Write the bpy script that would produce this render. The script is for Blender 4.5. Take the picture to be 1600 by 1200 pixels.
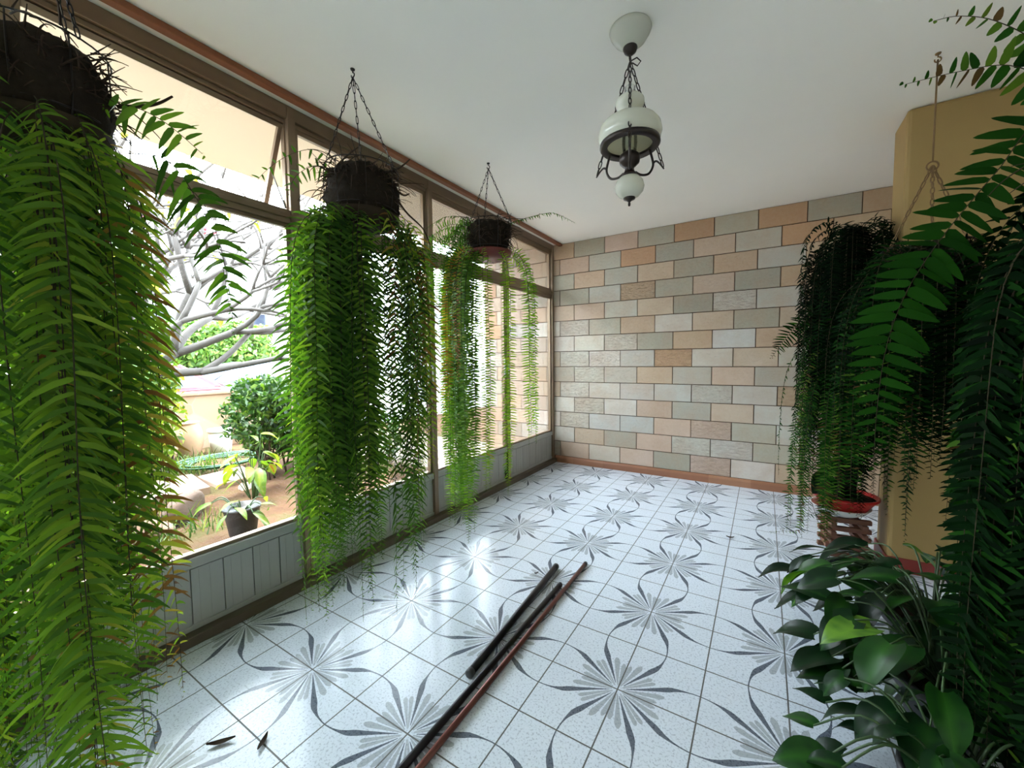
import bpy, bmesh, math, random
import numpy as np
from mathutils import Vector, Matrix

for o in list(bpy.data.objects):
    bpy.data.objects.remove(o)
SC = bpy.context.scene
COL = SC.collection

# ------------------------------------------------------------------ camera
H = 2.858                      # ceiling height
CAM = Vector((0.487, -1.581, 1.379))
cd = bpy.data.cameras.new('camera')
cam = bpy.data.objects.new('camera', cd)
COL.objects.link(cam)
R_ = Vector((0.848151, 0.529633, -0.011379))
U_ = Vector((-0.022786, 0.057933, 0.998060))
F_ = Vector((-0.529265, 0.846246, -0.061204))
cam.matrix_world = Matrix(((R_.x, U_.x, -F_.x, CAM.x), (R_.y, U_.y, -F_.y, CAM.y), (R_.z, U_.z, -F_.z, CAM.z), (0, 0, 0, 1)))
cd.sensor_width = 36
cd.sensor_fit = 'HORIZONTAL'
cd.lens = 629.11 / 1600 * 36
cd.clip_start = 0.02
cd.clip_end = 200
SC.camera = cam

# ------------------------------------------------------------------ world, sun, portal, exposure
SC.view_settings.view_transform = 'Standard'
SC.view_settings.look = 'None'
SC.view_settings.gamma = 1
SC.view_settings.use_curve_mapping = False
SC.view_settings.exposure = 2.5

world = bpy.data.worlds.new('overcast_sky')
SC.world = world
world.use_nodes = True
wn = world.node_tree
wn.nodes.clear()
w_out = wn.nodes.new('ShaderNodeOutputWorld')
w_bg = wn.nodes.new('ShaderNodeBackground')
w_geo = wn.nodes.new('ShaderNodeTexCoord')
w_sep = wn.nodes.new('ShaderNodeSeparateXYZ')
w_rmp = wn.nodes.new('ShaderNodeValToRGB')
wn.links.new(w_geo.outputs['Generated'], w_sep.inputs[0])
wn.links.new(w_sep.outputs['Z'], w_rmp.inputs[0])
w_rmp.color_ramp.elements[0].position = 0.0
w_rmp.color_ramp.elements[0].color = (0.84, 0.92, 1.02, 1)
w_rmp.color_ramp.elements[1].position = 0.7
w_rmp.color_ramp.elements[1].color = (0.79, 0.89, 1.02, 1)
wn.links.new(w_rmp.outputs[0], w_bg.inputs['Color'])
w_bg.inputs['Strength'].default_value = 5.5
wn.links.new(w_bg.outputs[0], w_out.inputs[0])

sl = bpy.data.lights.new('hazy_sun', 'SUN')
sl.energy = 3.0
sl.angle = math.radians(18)
sl.color = (1.0, 0.96, 0.90)
so = bpy.data.objects.new('hazy_sun', sl)
so.rotation_euler = Vector((0.30, 0.22, -1.0)).to_track_quat('-Z', 'Y').to_euler()
COL.objects.link(so)

pl = bpy.data.lights.new('window_portal', 'AREA')
pl.shape = 'RECTANGLE'
pl.size = 6.8
pl.size_y = 2.35
pl.cycles.is_portal = True
po = bpy.data.objects.new('window_portal', pl)
po.location = (-2.10, -0.1, 1.58)
po.rotation_euler = (math.radians(90), 0, math.radians(-90))
COL.objects.link(po)
SC.cycles.max_bounces = 10
SC.cycles.diffuse_bounces = 6
SC.cycles.transparent_max_bounces = 24
SC.cycles.sample_clamp_indirect = 8

# ------------------------------------------------------------------ node helpers
class NT:
    def __init__(s, name):
        s.m = bpy.data.materials.new(name)
        s.m.use_nodes = True
        s.t = s.m.node_tree
        s.t.nodes.clear()
        s.out = s.t.nodes.new('ShaderNodeOutputMaterial')

    def node(s, kind, **kw):
        n = s.t.nodes.new(kind)
        for k, v in kw.items():
            setattr(n, k, v)
        return n

    def link(s, a, b):
        s.t.links.new(a, b)

    def put(s, sock, v):
        if hasattr(v, 'is_linked'):
            s.link(v, sock)
        else:
            sock.default_value = v

    def math(s, op, a, b=0.0, c=0.0):
        n = s.node('ShaderNodeMath', operation=op)
        for i, v in enumerate((a, b, c)):
            s.put(n.inputs[i], v)
        return n.outputs[0]

    def mix(s, f, a, b, blend='MIX'):
        n = s.node('ShaderNodeMix', data_type='RGBA', blend_type=blend)
        s.put(n.inputs[0], f)
        s.put(n.inputs[6], a)
        s.put(n.inputs[7], b)
        return n.outputs[2]

    def noise(s, scale, detail=3, rough=0.5, vec=None):
        n = s.node('ShaderNodeTexNoise')
        n.inputs['Scale'].default_value = scale
        n.inputs['Detail'].default_value = detail
        n.inputs['Roughness'].default_value = rough
        if vec is not None:
            s.link(vec, n.inputs['Vector'])
        return n.outputs['Fac']

    def ramp(s, f, stops, interp='LINEAR'):
        n = s.node('ShaderNodeValToRGB')
        r = n.color_ramp
        r.interpolation = interp
        while len(r.elements) < len(stops):
            r.elements.new(0.5)
        for e, (p, c) in zip(r.elements, stops):
            e.position = p
            e.color = (*c, 1) if len(c) == 3 else c
        s.link(f, n.inputs[0])
        return n.outputs[0]

    def obj(s):
        return s.node('ShaderNodeTexCoord').outputs['Object']

    def bump(s, h, strength=0.3, dist=0.01):
        n = s.node('ShaderNodeBump')
        n.inputs['Strength'].default_value = strength
        n.inputs['Distance'].default_value = dist
        s.link(h, n.inputs['Height'])
        return n.outputs[0]

    def bsdf(s, col, rough=0.5, metal=0.0, normal=None, spec=0.5):
        b = s.node('ShaderNodeBsdfPrincipled')
        s.put(b.inputs['Base Color'], col)
        s.put(b.inputs['Roughness'], rough)
        s.put(b.inputs['Metallic'], metal)
        b.inputs['Specular IOR Level'].default_value = spec
        if normal is not None:
            s.link(normal, b.inputs['Normal'])
        return b

    def done(s, sh):
        s.link(sh, s.out.inputs[0])
        return s.m


def c3(r, g, b):
    """an sRGB 0-255 colour as linear RGBA"""
    f = lambda v: (v / 255 / 12.92) if v / 255 <= 0.04045 else ((v / 255 + 0.055) / 1.055) ** 2.4
    return (f(r), f(g), f(b), 1)


def plain(name, col, rough=0.5, metal=0.0, var=0.12, scale=20, bump=0.0, spec=0.5):
    n = NT(name)
    v = n.noise(scale, 4, 0.6, n.obj())
    dark = tuple(x * (1 - var) for x in col[:3]) + (1,)
    lite = tuple(min(1, x * (1 + var)) for x in col[:3]) + (1,)
    nm = n.bump(v, bump, 0.01) if bump else None
    b = n.bsdf(n.mix(n.math('SMOOTH_MIN', n.math('MULTIPLY', v, 1.0), 1.0, 0.01), dark, lite), rough, metal, nm, spec)
    return n.done(b.outputs[0])


def leaf_mat(name, stops, trans=0.4, rough=0.42, spec=0.4, tcol=(1.15, 1.25, 0.55)):
    """leaf: colour from the vertex attribute 'tint' (one value per leaflet), light shines through the blade"""
    n = NT(name)
    a = n.node('ShaderNodeAttribute', attribute_name='tint')
    col = n.ramp(a.outputs['Fac'], stops)
    b = n.bsdf(col, rough, 0, None, spec)
    t = n.node('ShaderNodeBsdfTranslucent')
    n.link(n.mix(1.0, col, (*tcol, 1), 'MULTIPLY'), t.inputs['Color'])
    m = n.node('ShaderNodeMixShader')
    m.inputs[0].default_value = trans
    n.link(b.outputs[0], m.inputs[1])
    n.link(t.outputs[0], m.inputs[2])
    return n.done(m.outputs[0])


M = {}
M['ceiling'] = plain('ceiling_paint', c3(242, 239, 232), 0.85, var=0.02, scale=3)
M['soffit'] = plain('soffit_paint', c3(206, 190, 168), 0.85, var=0.03, scale=3)
M['pale_paint'] = plain('pale_wall_paint', c3(232, 226, 212), 0.7, var=0.03, scale=4)
M['beige_paint'] = plain('beige_wall_paint', c3(158, 130, 80), 0.6, var=0.03, scale=4)
M['red_base'] = plain('dark_red_baseboard', c3(128, 44, 36), 0.4, var=0.1)
M['frame'] = plain('backlit_aluminium', c3(136, 117, 96), 0.38, 0.55, var=0.08, scale=8)  # same metal as the grey panels, browned in colour to stand for backlight
M['frame_grey'] = plain('grey_aluminium', c3(172, 172, 168), 0.42, 0.2, var=0.06, scale=8)
M['wood_trim'] = plain('red_brown_wood', c3(132, 78, 46), 0.45, var=0.2, scale=14)
M['kerb'] = plain('dark_kerb_tile', c3(92, 80, 66), 0.45, var=0.2, scale=14)
M['sill'] = plain('sill_concrete', c3(214, 184, 158), 0.7, var=0.12, scale=18, bump=0.2)
M['black_iron'] = plain('black_iron', c3(34, 30, 28), 0.45, 0.6, var=0.2)
M['lamp_iron'] = plain('dark_brown_iron', c3(44, 34, 30), 0.4, 0.4, var=0.2)
M['rope'] = plain('twisted_rusty_chain', c3(120, 92, 58), 0.6, 0.2, var=0.3, scale=60)
M['moss'] = plain('dark_fern_root_fibre', c3(38, 32, 25), 0.95, var=0.5, scale=40, bump=0.8, spec=0.1)
M['twig'] = plain('dry_twig', c3(56, 44, 33), 0.85, var=0.3, scale=50, spec=0.2)
M['bowl'] = plain('stained_plastic_bowl', c3(48, 39, 27), 0.8, var=0.7, scale=9, spec=0.2)
M['red_bowl'] = plain('dark_red_plastic', c3(104, 36, 28), 0.45, var=0.2)
M['pole_black'] = plain('black_steel', c3(38, 36, 38), 0.32, 0.7, var=0.15)
M['pole_red'] = plain('red_oxide_steel', c3(104, 62, 54), 0.3, 0.6, var=0.2)
M['dark_wood'] = plain('brown_slat_wood', c3(112, 70, 52), 0.55, var=0.3, scale=24)
M['red_pot'] = plain('red_plastic', c3(196, 34, 34), 0.35, var=0.06)
M['white_plastic'] = plain('white_plastic', c3(230, 230, 226), 0.4, var=0.03)
M['terracotta'] = plain('terracotta', c3(176, 100, 66), 0.75, var=0.15, scale=12)
M['black_plastic'] = plain('black_plastic', c3(46, 46, 48), 0.45, var=0.1)
M['soil'] = plain('potting_soil', c3(58, 42, 32), 0.95, var=0.4, scale=50, bump=0.6, spec=0.1)
M['rock'] = plain('brown_rock', c3(92, 74, 62), 0.85, var=0.4, scale=9, bump=0.6)
M['rock_tan'] = plain('tan_rock', c3(124, 98, 78), 0.85, var=0.3, scale=9, bump=0.6)
M['clay'] = plain('sandy_clay', c3(142, 112, 84), 0.8, var=0.14, scale=6, bump=0.2)
M['slab'] = plain('pale_stone_slab', c3(164, 140, 122), 0.8, var=0.12, scale=7, bump=0.2)
M['white_wall'] = plain('white_render', c3(196, 196, 194), 0.8, var=0.03, scale=5)
M['asphalt'] = plain('asphalt', c3(110, 110, 112), 0.9, var=0.15, scale=30)
M['car_silver'] = plain('silver_blue_car_paint', c3(112, 124, 146), 0.25, 0.3, var=0.03)
M['car_red'] = plain('dark_red_car_paint', c3(110, 34, 42), 0.25, 0.2, var=0.03)
M['car_glass'] = plain('car_window', c3(60, 66, 80), 0.1, 0.0, var=0.05)
M['tyre'] = plain('tyre_rubber', c3(36, 36, 36), 0.8, var=0.1)
M['lens_red'] = plain('red_tail_light', c3(200, 40, 36), 0.2, var=0.05)
M['bark'] = plain('grey_frangipani_bark', c3(70, 65, 61), 0.85, var=0.22, scale=22, bump=0.4)
M['stem'] = plain('dark_fern_stem', c3(52, 44, 28), 0.7, var=0.25, scale=60, spec=0.2)
M['green_stem'] = plain('green_stem', c3(44, 70, 30), 0.5, var=0.2, scale=40)
M['hose'] = plain('green_hose', c3(60, 104, 78), 0.45, var=0.08)
M['pink'] = plain('pink_petals', c3(200, 84, 96), 0.6, var=0.15)
M['terrace'] = plain('beige_terrace_tile', c3(142, 120, 98), 0.6, var=0.08, scale=5)

G = lambda *a: tuple(c3(*a)[:3])
M['fern'] = leaf_mat('sword_fern_green', [(0.0, G(34, 64, 22)), (0.35, G(70, 108, 34)), (0.7, G(112, 146, 42)), (0.88, G(152, 168, 58)), (0.95, G(156, 120, 60)), (1.0, G(108, 74, 42))], 0.52, 0.55, 0.2)
M['fern_lime'] = leaf_mat('fishbone_fern_lime', [(0.0, G(48, 86, 26)), (0.4, G(88, 130, 32)), (0.75, G(134, 162, 44)), (0.9, G(164, 150, 58)), (1.0, G(136, 86, 44))], 0.5, 0.5, 0.25)
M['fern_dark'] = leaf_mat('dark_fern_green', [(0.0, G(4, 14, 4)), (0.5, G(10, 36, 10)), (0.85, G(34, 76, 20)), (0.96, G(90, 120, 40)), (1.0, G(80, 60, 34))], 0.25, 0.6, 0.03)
M['broad'] = leaf_mat('glossy_broad_leaf', [(0.0, G(8, 26, 12)), (0.5, G(16, 46, 20)), (0.85, G(42, 90, 28)), (1.0, G(104, 146, 48))], 0.25, 0.36, 0.2)
M['hedge'] = leaf_mat('hedge_leaf', [(0.0, G(22, 46, 20)), (0.5, G(52, 86, 34)), (1.0, G(112, 132, 46))], 0.35)
M['bush'] = leaf_mat('yellow_green_leaf', [(0.0, G(48, 76, 26)), (0.5, G(92, 120, 38)), (0.9, G(140, 148, 52)), (1.0, G(146, 70, 52))], 0.4)
M['banana'] = leaf_mat('large_bright_leaf', [(0.0, G(46, 88, 24)), (0.6, G(80, 124, 34)), (1.0, G(158, 140, 46))], 0.5)
M['grass'] = leaf_mat('garden_grass', [(0.0, G(42, 70, 30)), (0.6, G(84, 112, 50)), (1.0, G(136, 136, 78))], 0.35)
M['ivy'] = leaf_mat('ivy_leaf', [(0.0, G(44, 72, 32)), (0.6, G(80, 112, 46)), (1.0, G(124, 140, 70))], 0.3)


def make_glass():
    n = NT('window_glass')
    tr = n.node('ShaderNodeBsdfTransparent')
    tr.inputs[0].default_value = (0.97, 0.985, 0.975, 1)
    gl = n.node('ShaderNodeBsdfGlossy')
    gl.inputs['Roughness'].default_value = 0.01
    fr = n.node('ShaderNodeFresnel')
    fr.inputs[0].default_value = 1.45
    m = n.node('ShaderNodeMixShader')
    n.link(n.math('MULTIPLY', fr.outputs[0], 0.8), m.inputs[0])
    n.link(tr.outputs[0], m.inputs[1])
    n.link(gl.outputs[0], m.inputs[2])
    return n.done(m.outputs[0])


M['glass'] = make_glass()


def make_milk():
    n = NT('milk_glass')
    v = n.noise(6, 2, 0.5, n.obj())
    col = n.mix(v, c3(214, 216, 204), c3(232, 232, 222))
    b = n.bsdf(col, 0.18)
    t = n.node('ShaderNodeBsdfTranslucent')
    t.inputs[0].default_value = c3(240, 236, 216)
    m = n.node('ShaderNodeMixShader')
    m.inputs[0].default_value = 0.35
    n.link(b.outputs[0], m.inputs[1])
    n.link(t.outputs[0], m.inputs[2])
    return n.done(m.outputs[0])


M['milk'] = make_milk()


def make_floor():
    """30 cm tiles; every 2 x 2 block carries a sixteen-rayed star with ribbons running on into the next star"""
    n = NT('star_pattern_tile')
    sep = n.node('ShaderNodeSeparateXYZ')
    n.link(n.obj(), sep.inputs[0])
    X, Y = sep.outputs[0], sep.outputs[1]
    tri = lambda v: n.math('ABSOLUTE', n.math('SUBTRACT', n.math('FLOORED_MODULO', n.math('ADD', v, 0.3), 0.6), 0.3))
    u, w = tri(X), tri(Y)
    a = n.math('MAXIMUM', u, w)
    b = n.math('MINIMUM', u, w)

    def curve(x, pts):
        cn = n.node('ShaderNodeFloatCurve')
        cm = cn.mapping
        c = cm.curves[0]
        while len(c.points) < len(pts):
            c.points.new(0.5, 0.5)
        for p, q in zip(c.points, pts):
            p.location = q
        cm.update()
        n.link(x, cn.inputs['Value'])
        return cn.outputs[0]
    an = n.math('DIVIDE', a, 0.3)
    cen = n.math('MULTIPLY', curve(an, [(0, 0), (0.3, 0.172), (0.55, 0.32), (0.72, 0.405), (0.88, 0.445), (1, 0.455)]), 0.3)
    wid = n.math('MULTIPLY', curve(an, [(0, 0.0), (0.12, 0.03), (0.3, 0.10), (0.5, 0.2), (0.6, 0.235), (0.7, 0.15), (0.8, 0.07), (1, 0.04)]), 0.06)
    ribbon = n.math('MULTIPLY', n.math('LESS_THAN', n.math('ABSOLUTE', n.math('SUBTRACT', b, cen)), wid), n.math('GREATER_THAN', a, 0.03))
    r = n.math('SQRT', n.math('ADD', n.math('MULTIPLY', a, a), n.math('MULTIPLY', b, b)))
    th = n.math('ARCTAN2', b, a)
    pet = 0.0
    for cdeg, hw, rmax in ((5.5, 4.3, 0.155), (17.5, 4.6, 0.185), (40.8, 3.4, 0.17)):
        dt = n.math('ABSOLUTE', n.math('SUBTRACT', th, math.radians(cdeg)))
        lim = n.math('SUBTRACT', rmax, n.math('MULTIPLY', n.math('MULTIPLY', dt, dt), 3.5))
        k = n.math('MULTIPLY', n.math('LESS_THAN', dt, math.radians(hw)), n.math('MULTIPLY', n.math('LESS_THAN', r, lim), n.math('GREATER_THAN', r, 0.022)))
        pet = n.math('MAXIMUM', pet, k)
    j = lambda v: n.math('LESS_THAN', n.math('ABSOLUTE', n.math('SUBTRACT', n.math('FLOORED_MODULO', n.math('ADD', v, 0.15), 0.3), 0.15)), 0.0028)
    joint = n.math('MAXIMUM', j(X), j(Y))
    ob = n.obj()
    sp = n.noise(110, 3, 0.7, ob)
    speck = n.ramp(sp, [(0.38, (0, 0, 0)), (0.47, (1, 1, 1))])
    blot = n.noise(9, 3, 0.6, ob)
    base = n.mix(speck, c3(178, 187, 199), c3(218, 226, 236))
    base = n.mix(n.math('MULTIPLY', blot, 0.25), base, c3(186, 196, 204))
    grey = n.mix(speck, c3(150, 158, 166), c3(170, 177, 185))
    dark = n.mix(speck, c3(62, 70, 82), c3(98, 106, 118))
    col = n.mix(pet, base, grey)
    col = n.mix(ribbon, col, dark)
    col = n.mix(joint, col, c3(84, 84, 82))
    rough = n.math('ADD', n.math('ADD', 0.10, n.math('MULTIPLY', blot, 0.12)), n.math('MULTIPLY', joint, 0.4))
    bs = n.bsdf(col, rough, 0, n.bump(n.math('SUBTRACT', 1.0, joint), 0.25, 0.004), 0.5)
    return n.done(bs.outputs[0])


M['floor'] = make_floor()


def make_stone():
    n = NT('cut_stone_cladding')
    a = n.node('ShaderNodeAttribute', attribute_name='stone_colour')
    rgh = n.node('ShaderNodeAttribute', attribute_name='roughcut')
    ob = n.obj()
    v1 = n.noise(5, 5, 0.65, ob)
    v2 = n.noise(38, 4, 0.7, ob)
    mp = n.node('ShaderNodeMapping')
    mp.inputs['Rotation'].default_value = (0, 0.6, 0)
    mp.inputs['Scale'].default_value = (9, 9, 26)
    n.link(ob, mp.inputs[0])
    v3 = n.noise(1.6, 5, 0.7, mp.outputs[0])
    blot = n.ramp(v1, [(0.38, (0, 0, 0)), (0.66, (1, 1, 1))])
    col = n.mix(n.math('MULTIPLY', blot, 0.55), a.outputs['Color'], n.mix(0.6, a.outputs['Color'], c3(176, 134, 96)))
    col = n.mix(n.math('MULTIPLY', v2, 0.5), col, n.mix(0.5, col, c3(222, 217, 207)))
    vein = n.ramp(v3, [(0.40, (0, 0, 0)), (0.62, (1, 1, 1))])
    col = n.mix(n.math('MULTIPLY', vein, n.math('MULTIPLY', rgh.outputs['Fac'], 0.5)), col, n.mix(0.5, col, c3(120, 92, 66)))
    hh = n.math('ADD', n.math('MULTIPLY', v2, 0.35), n.math('MULTIPLY', n.math('MULTIPLY', v3, rgh.outputs['Fac']), 2.4))
    b = n.bsdf(col, 0.62, 0, n.bump(hh, 0.75, 0.016), 0.35)
    return n.done(b.outputs[0])


M['stone'] = make_stone()
M['mortar'] = plain('brown_mortar', c3(84, 62, 44), 0.9, var=0.2)


def make_skirt():
    n = NT('terracotta_skirting')
    sep = n.node('ShaderNodeSeparateXYZ')
    n.link(n.obj(), sep.inputs[0])
    cell = n.math('FLOOR', n.math('DIVIDE', sep.outputs[0], 0.4))
    wn_ = n.node('ShaderNodeTexWhiteNoise', noise_dimensions='1D')
    n.link(cell, wn_.inputs['W'])
    col = n.ramp(wn_.outputs['Value'], [(0, G(150, 100, 74)), (0.5, G(172, 122, 92)), (1, G(188, 146, 116))])
    v = n.noise(12, 4, 0.6, n.obj())
    b = n.bsdf(n.mix(n.math('MULTIPLY', v, 0.5), col, c3(140, 92, 70)), 0.45)
    return n.done(b.outputs[0])


M['skirting'] = make_skirt()


def make_ground():
    n = NT('garden_soil')
    ob = n.obj()
    v = n.noise(2.2, 5, 0.6, ob)
    f = n.noise(60, 4, 0.7, ob)
    col = n.ramp(v, [(0.3, G(84, 60, 45)), (0.5, G(108, 82, 62)), (0.62, G(92, 88, 54)), (0.75, G(120, 96, 76))])
    col = n.mix(n.math('MULTIPLY', f, 0.5), col, c3(66, 48, 36))
    b = n.bsdf(col, 0.95, 0, n.bump(f, 0.7, 0.03), 0.1)
    return n.done(b.outputs[0])


M['ground'] = make_ground()


def make_crazy():
    """irregular pale stone slabs of the garden wall"""
    n = NT('crazy_paving_wall')
    vo = n.node('ShaderNodeTexVoronoi', feature='F1')
    vo.inputs['Scale'].default_value = 2.2
    n.link(n.obj(), vo.inputs['Vector'])
    ve = n.node('ShaderNodeTexVoronoi', feature='DISTANCE_TO_EDGE')
    ve.inputs['Scale'].default_value = 2.2
    n.link(n.obj(), ve.inputs['Vector'])
    sp = n.node('ShaderNodeSeparateColor')
    n.link(vo.outputs['Color'], sp.inputs[0])
    col = n.ramp(sp.outputs[0], [(0, G(118, 88, 64)), (0.5, G(138, 112, 88)), (1, G(154, 136, 116))])
    col = n.mix(n.math('LESS_THAN', ve.outputs[0], 0.02), col, c3(130, 112, 94))
    b = n.bsdf(col, 0.8)
    return n.done(b.outputs[0])


M['crazy'] = make_crazy()
M['glasschimney'] = M['glass']


# ------------------------------------------------------------------ mesh builder
class MB:
    def __init__(s):
        s.v, s.f, s.mi, s.tint, s.n = [], [], [], [], 0

    def add(s, verts, faces, mat=0, tint=0.0):
        verts = np.asarray(verts, float).reshape(-1, 3)
        s.v.append(verts)
        s.tint.append(np.broadcast_to(np.asarray(tint, float), (len(verts),)))
        if isinstance(faces, np.ndarray):
            s.f.extend((faces + s.n).tolist())
            s.mi.extend([mat] * len(faces))
        else:
            s.f.extend([[i + s.n for i in f] for f in faces])
            s.mi.extend([mat] * len(faces))
        s.n += len(verts)
        return s

    def box(s, lo, hi, mat=0, rot=None, pivot=None):
        x0, y0, z0 = lo
        x1, y1, z1 = hi
        v = np.array([(x0, y0, z0), (x1, y0, z0), (x1, y1, z0), (x0, y1, z0), (x0, y0, z1), (x1, y0, z1), (x1, y1, z1), (x0, y1, z1)], float)
        if rot is not None:
            pv = np.array(pivot if pivot is not None else (v[0] + v[6]) / 2)
            v = (v - pv) @ np.array(rot.to_3x3()).T + pv
        return s.add(v, [[0, 3, 2, 1], [4, 5, 6, 7], [0, 1, 5, 4], [1, 2, 6, 5], [2, 3, 7, 6], [3, 0, 4, 7]], mat)

    def tube(s, pts, rad, sides=8, mat=0, closed=False, caps=True, tint=0.0):
        P = np.asarray(pts, float)
        n = len(P)
        r = np.broadcast_to(np.asarray(rad, float), (n,))
        if closed:
            T = np.roll(P, -1, 0) - np.roll(P, 1, 0)
        else:
            T = np.gradient(P, axis=0)
        T /= np.linalg.norm(T, axis=1)[:, None] + 1e-12
        up = np.array((0, 0, 1.0)) if abs(T[0, 2]) < 0.9 else np.array((1.0, 0, 0))
        nn = np.cross(T[0], up)
        nn /= np.linalg.norm(nn)
        N = [nn]
        for i in range(1, n):
            q = N[-1] - T[i] * (N[-1] @ T[i])
            N.append(q / (np.linalg.norm(q) + 1e-12))
        N = np.array(N)
        B = np.cross(T, N)
        a = np.arange(sides) / sides * 2 * math.pi
        V = P[:, None] + r[:, None, None] * (np.cos(a)[None, :, None] * N[:, None] + np.sin(a)[None, :, None] * B[:, None])
        idx = np.arange(n * sides).reshape(n, sides)
        if closed:
            idx = np.vstack([idx, idx[:1]])
        nx = np.roll(idx, -1, 1)
        F = np.stack([idx[:-1], nx[:-1], nx[1:], idx[1:]], -1).reshape(-1, 4).tolist()
        if caps and not closed:
            F.append(list(range(sides))[::-1])
            F.append([(n - 1) * sides + k for k in range(sides)])
        return s.add(V.reshape(-1, 3), F, mat, tint)

    def lathe(s, prof, c, segs=32, mat=0, axis=None):
        P = np.array(prof, float)
        a = np.arange(segs) / segs * 2 * math.pi
        V = np.stack([P[:, :1] * np.cos(a), P[:, :1] * np.sin(a), np.repeat(P[:, 1:2], segs, 1)], -1).reshape(-1, 3)
        if axis is not None:
            V = V @ np.array(axis.to_3x3()).T
        V = V + np.array(c)
        idx = np.arange(len(P) * segs).reshape(len(P), segs)
        nx = np.roll(idx, -1, 1)
        F = np.stack([idx[:-1], nx[:-1], nx[1:], idx[1:]], -1).reshape(-1, 4).tolist()
        if P[0, 0] > 1e-4:
            pass
        return s.add(V, F, mat)

    def chain(s, p0, p1, pitch=0.03, wire=0.0022, width=0.011, mat=0, sides=5):
        p0, p1 = Vector(p0), Vector(p1)
        d = p1 - p0
        k = max(2, round(d.length / pitch))
        t = d.normalized()
        a = t.orthogonal().normalized()
        b = t.cross(a)
        L = d.length / k * 1.3
        for i in range(k):
            c = p0 + d * ((i + 0.5) / k)
            e = a if i % 2 else b
            q = []
            for j in range(12):
                an = j / 12 * 2 * math.pi
                sx = math.copysign(abs(math.cos(an)) ** 0.7, math.cos(an))
                q.append(c + t * (sx * (L / 2 - wire)) + e * (math.sin(an) * (width / 2)))
            s.tube(q, wire, sides, mat, closed=True)
        return s

    def build(s, name, mats, parent=None, smooth=True, bevel=0.0, tint=False):
        me = bpy.data.meshes.new(name)
        V = np.concatenate(s.v)
        me.from_pydata(V.tolist(), [], s.f)
        if not isinstance(mats, (list, tuple)):
            mats = [mats]
        for m in mats:
            me.materials.append(m)
        me.polygons.foreach_set('material_index', s.mi)
        if smooth:
            me.polygons.foreach_set('use_smooth', [True] * len(me.polygons))
        if tint:
            at = me.attributes.new('tint', 'FLOAT', 'POINT')
            at.data.foreach_set('value', np.concatenate(s.tint).astype(np.float32))
        me.update()
        o = bpy.data.objects.new(name, me)
        COL.objects.link(o)
        if parent is not None:
            o.parent = parent
            o.matrix_parent_inverse = Matrix.Translation(parent_world(parent)).inverted()
        if bevel:
            bv = o.modifiers.new('edge', 'BEVEL')
            bv.width = bevel
            bv.segments = 2
            bv.limit_method = 'ANGLE'
            bv.harden_normals = False
        if not smooth or bevel:
            me.polygons.foreach_set('use_smooth', [False] * len(me.polygons))
        return o


def parent_world(p):
    # Empties stand at their thing's base; meshes keep their vertices in world space
    return Vector(p.location) if p.type == 'EMPTY' else Vector((0, 0, 0))


def thing(name, label, cat, loc, group=None):
    o = bpy.data.objects.new(name, None)
    o.empty_display_size = 0.1
    o.location = loc
    COL.objects.link(o)
    o['label'] = label
    o['category'] = cat
    if group:
        o['group'] = group
    return o


def tag(o, label, cat, group=None, kind=None):
    o['label'] = label
    o['category'] = cat
    if group:
        o['group'] = group
    if kind:
        o['kind'] = kind
    return o


def struct(o, label=None):
    o['kind'] = 'structure'
    if label:
        o['label'] = label
    return o


def struct_root(name, loc, label):
    o = bpy.data.objects.new(name, None)
    o.location = loc
    COL.objects.link(o)
    return struct(o, label)


def unit(v):
    v = np.asarray(v, float)
    return v / (np.linalg.norm(v, axis=-1, keepdims=True) + 1e-12)


# ------------------------------------------------------------------ the room
XW = -1.88        # inner face of the window frames
YW = -3.45        # end of unseen bays added behind the viewer for indoor light; plain wall beyond
PW, PD = 0.048, 0.07
YB = 3.262        # face of the stone wall
YR = -4.0         # wall behind the camera
XR = 2.45

struct(MB().add([(XW - 0.06, YR, 0), (XR, YR, 0), (XR, YB + 0.05, 0), (XW - 0.06, YB + 0.05, 0), (XW - 0.06, YR, -0.1), (XR, YR, -0.1), (XR, YB + 0.05, -0.1), (XW - 0.06, YB + 0.05, -0.1)],
       [[0, 1, 2, 3], [4, 7, 6, 5], [0, 4, 5, 1], [1, 5, 6, 2], [2, 6, 7, 3], [3, 7, 4, 0]]).build('floor', M['floor'], smooth=False), 'glossy white floor tiles with grey star flowers')
struct(MB().box((XW - 0.03, YR, H), (XR, YB + 0.2, H + 0.15)).build('ceiling', M['ceiling'], smooth=False), 'plain off-white ceiling')
struct(MB().box((-3.03, YR, H), (XW - 0.03, YB + 0.2, H + 0.15)).build('roof_eave', M['soffit'], smooth=False), 'cream underside of the eave outside the glass')
struct(MB().box((XR, YR, 0), (XR + 0.15, YB, H)).build('wall_right', M['pale_paint'], smooth=False), 'pale wall on the right behind the ferns')
struct(MB().box((XW, YR - 0.15, 0), (XR, YR, H)).build('wall_behind', M['pale_paint'], smooth=False), 'pale wall behind the viewer')

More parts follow.
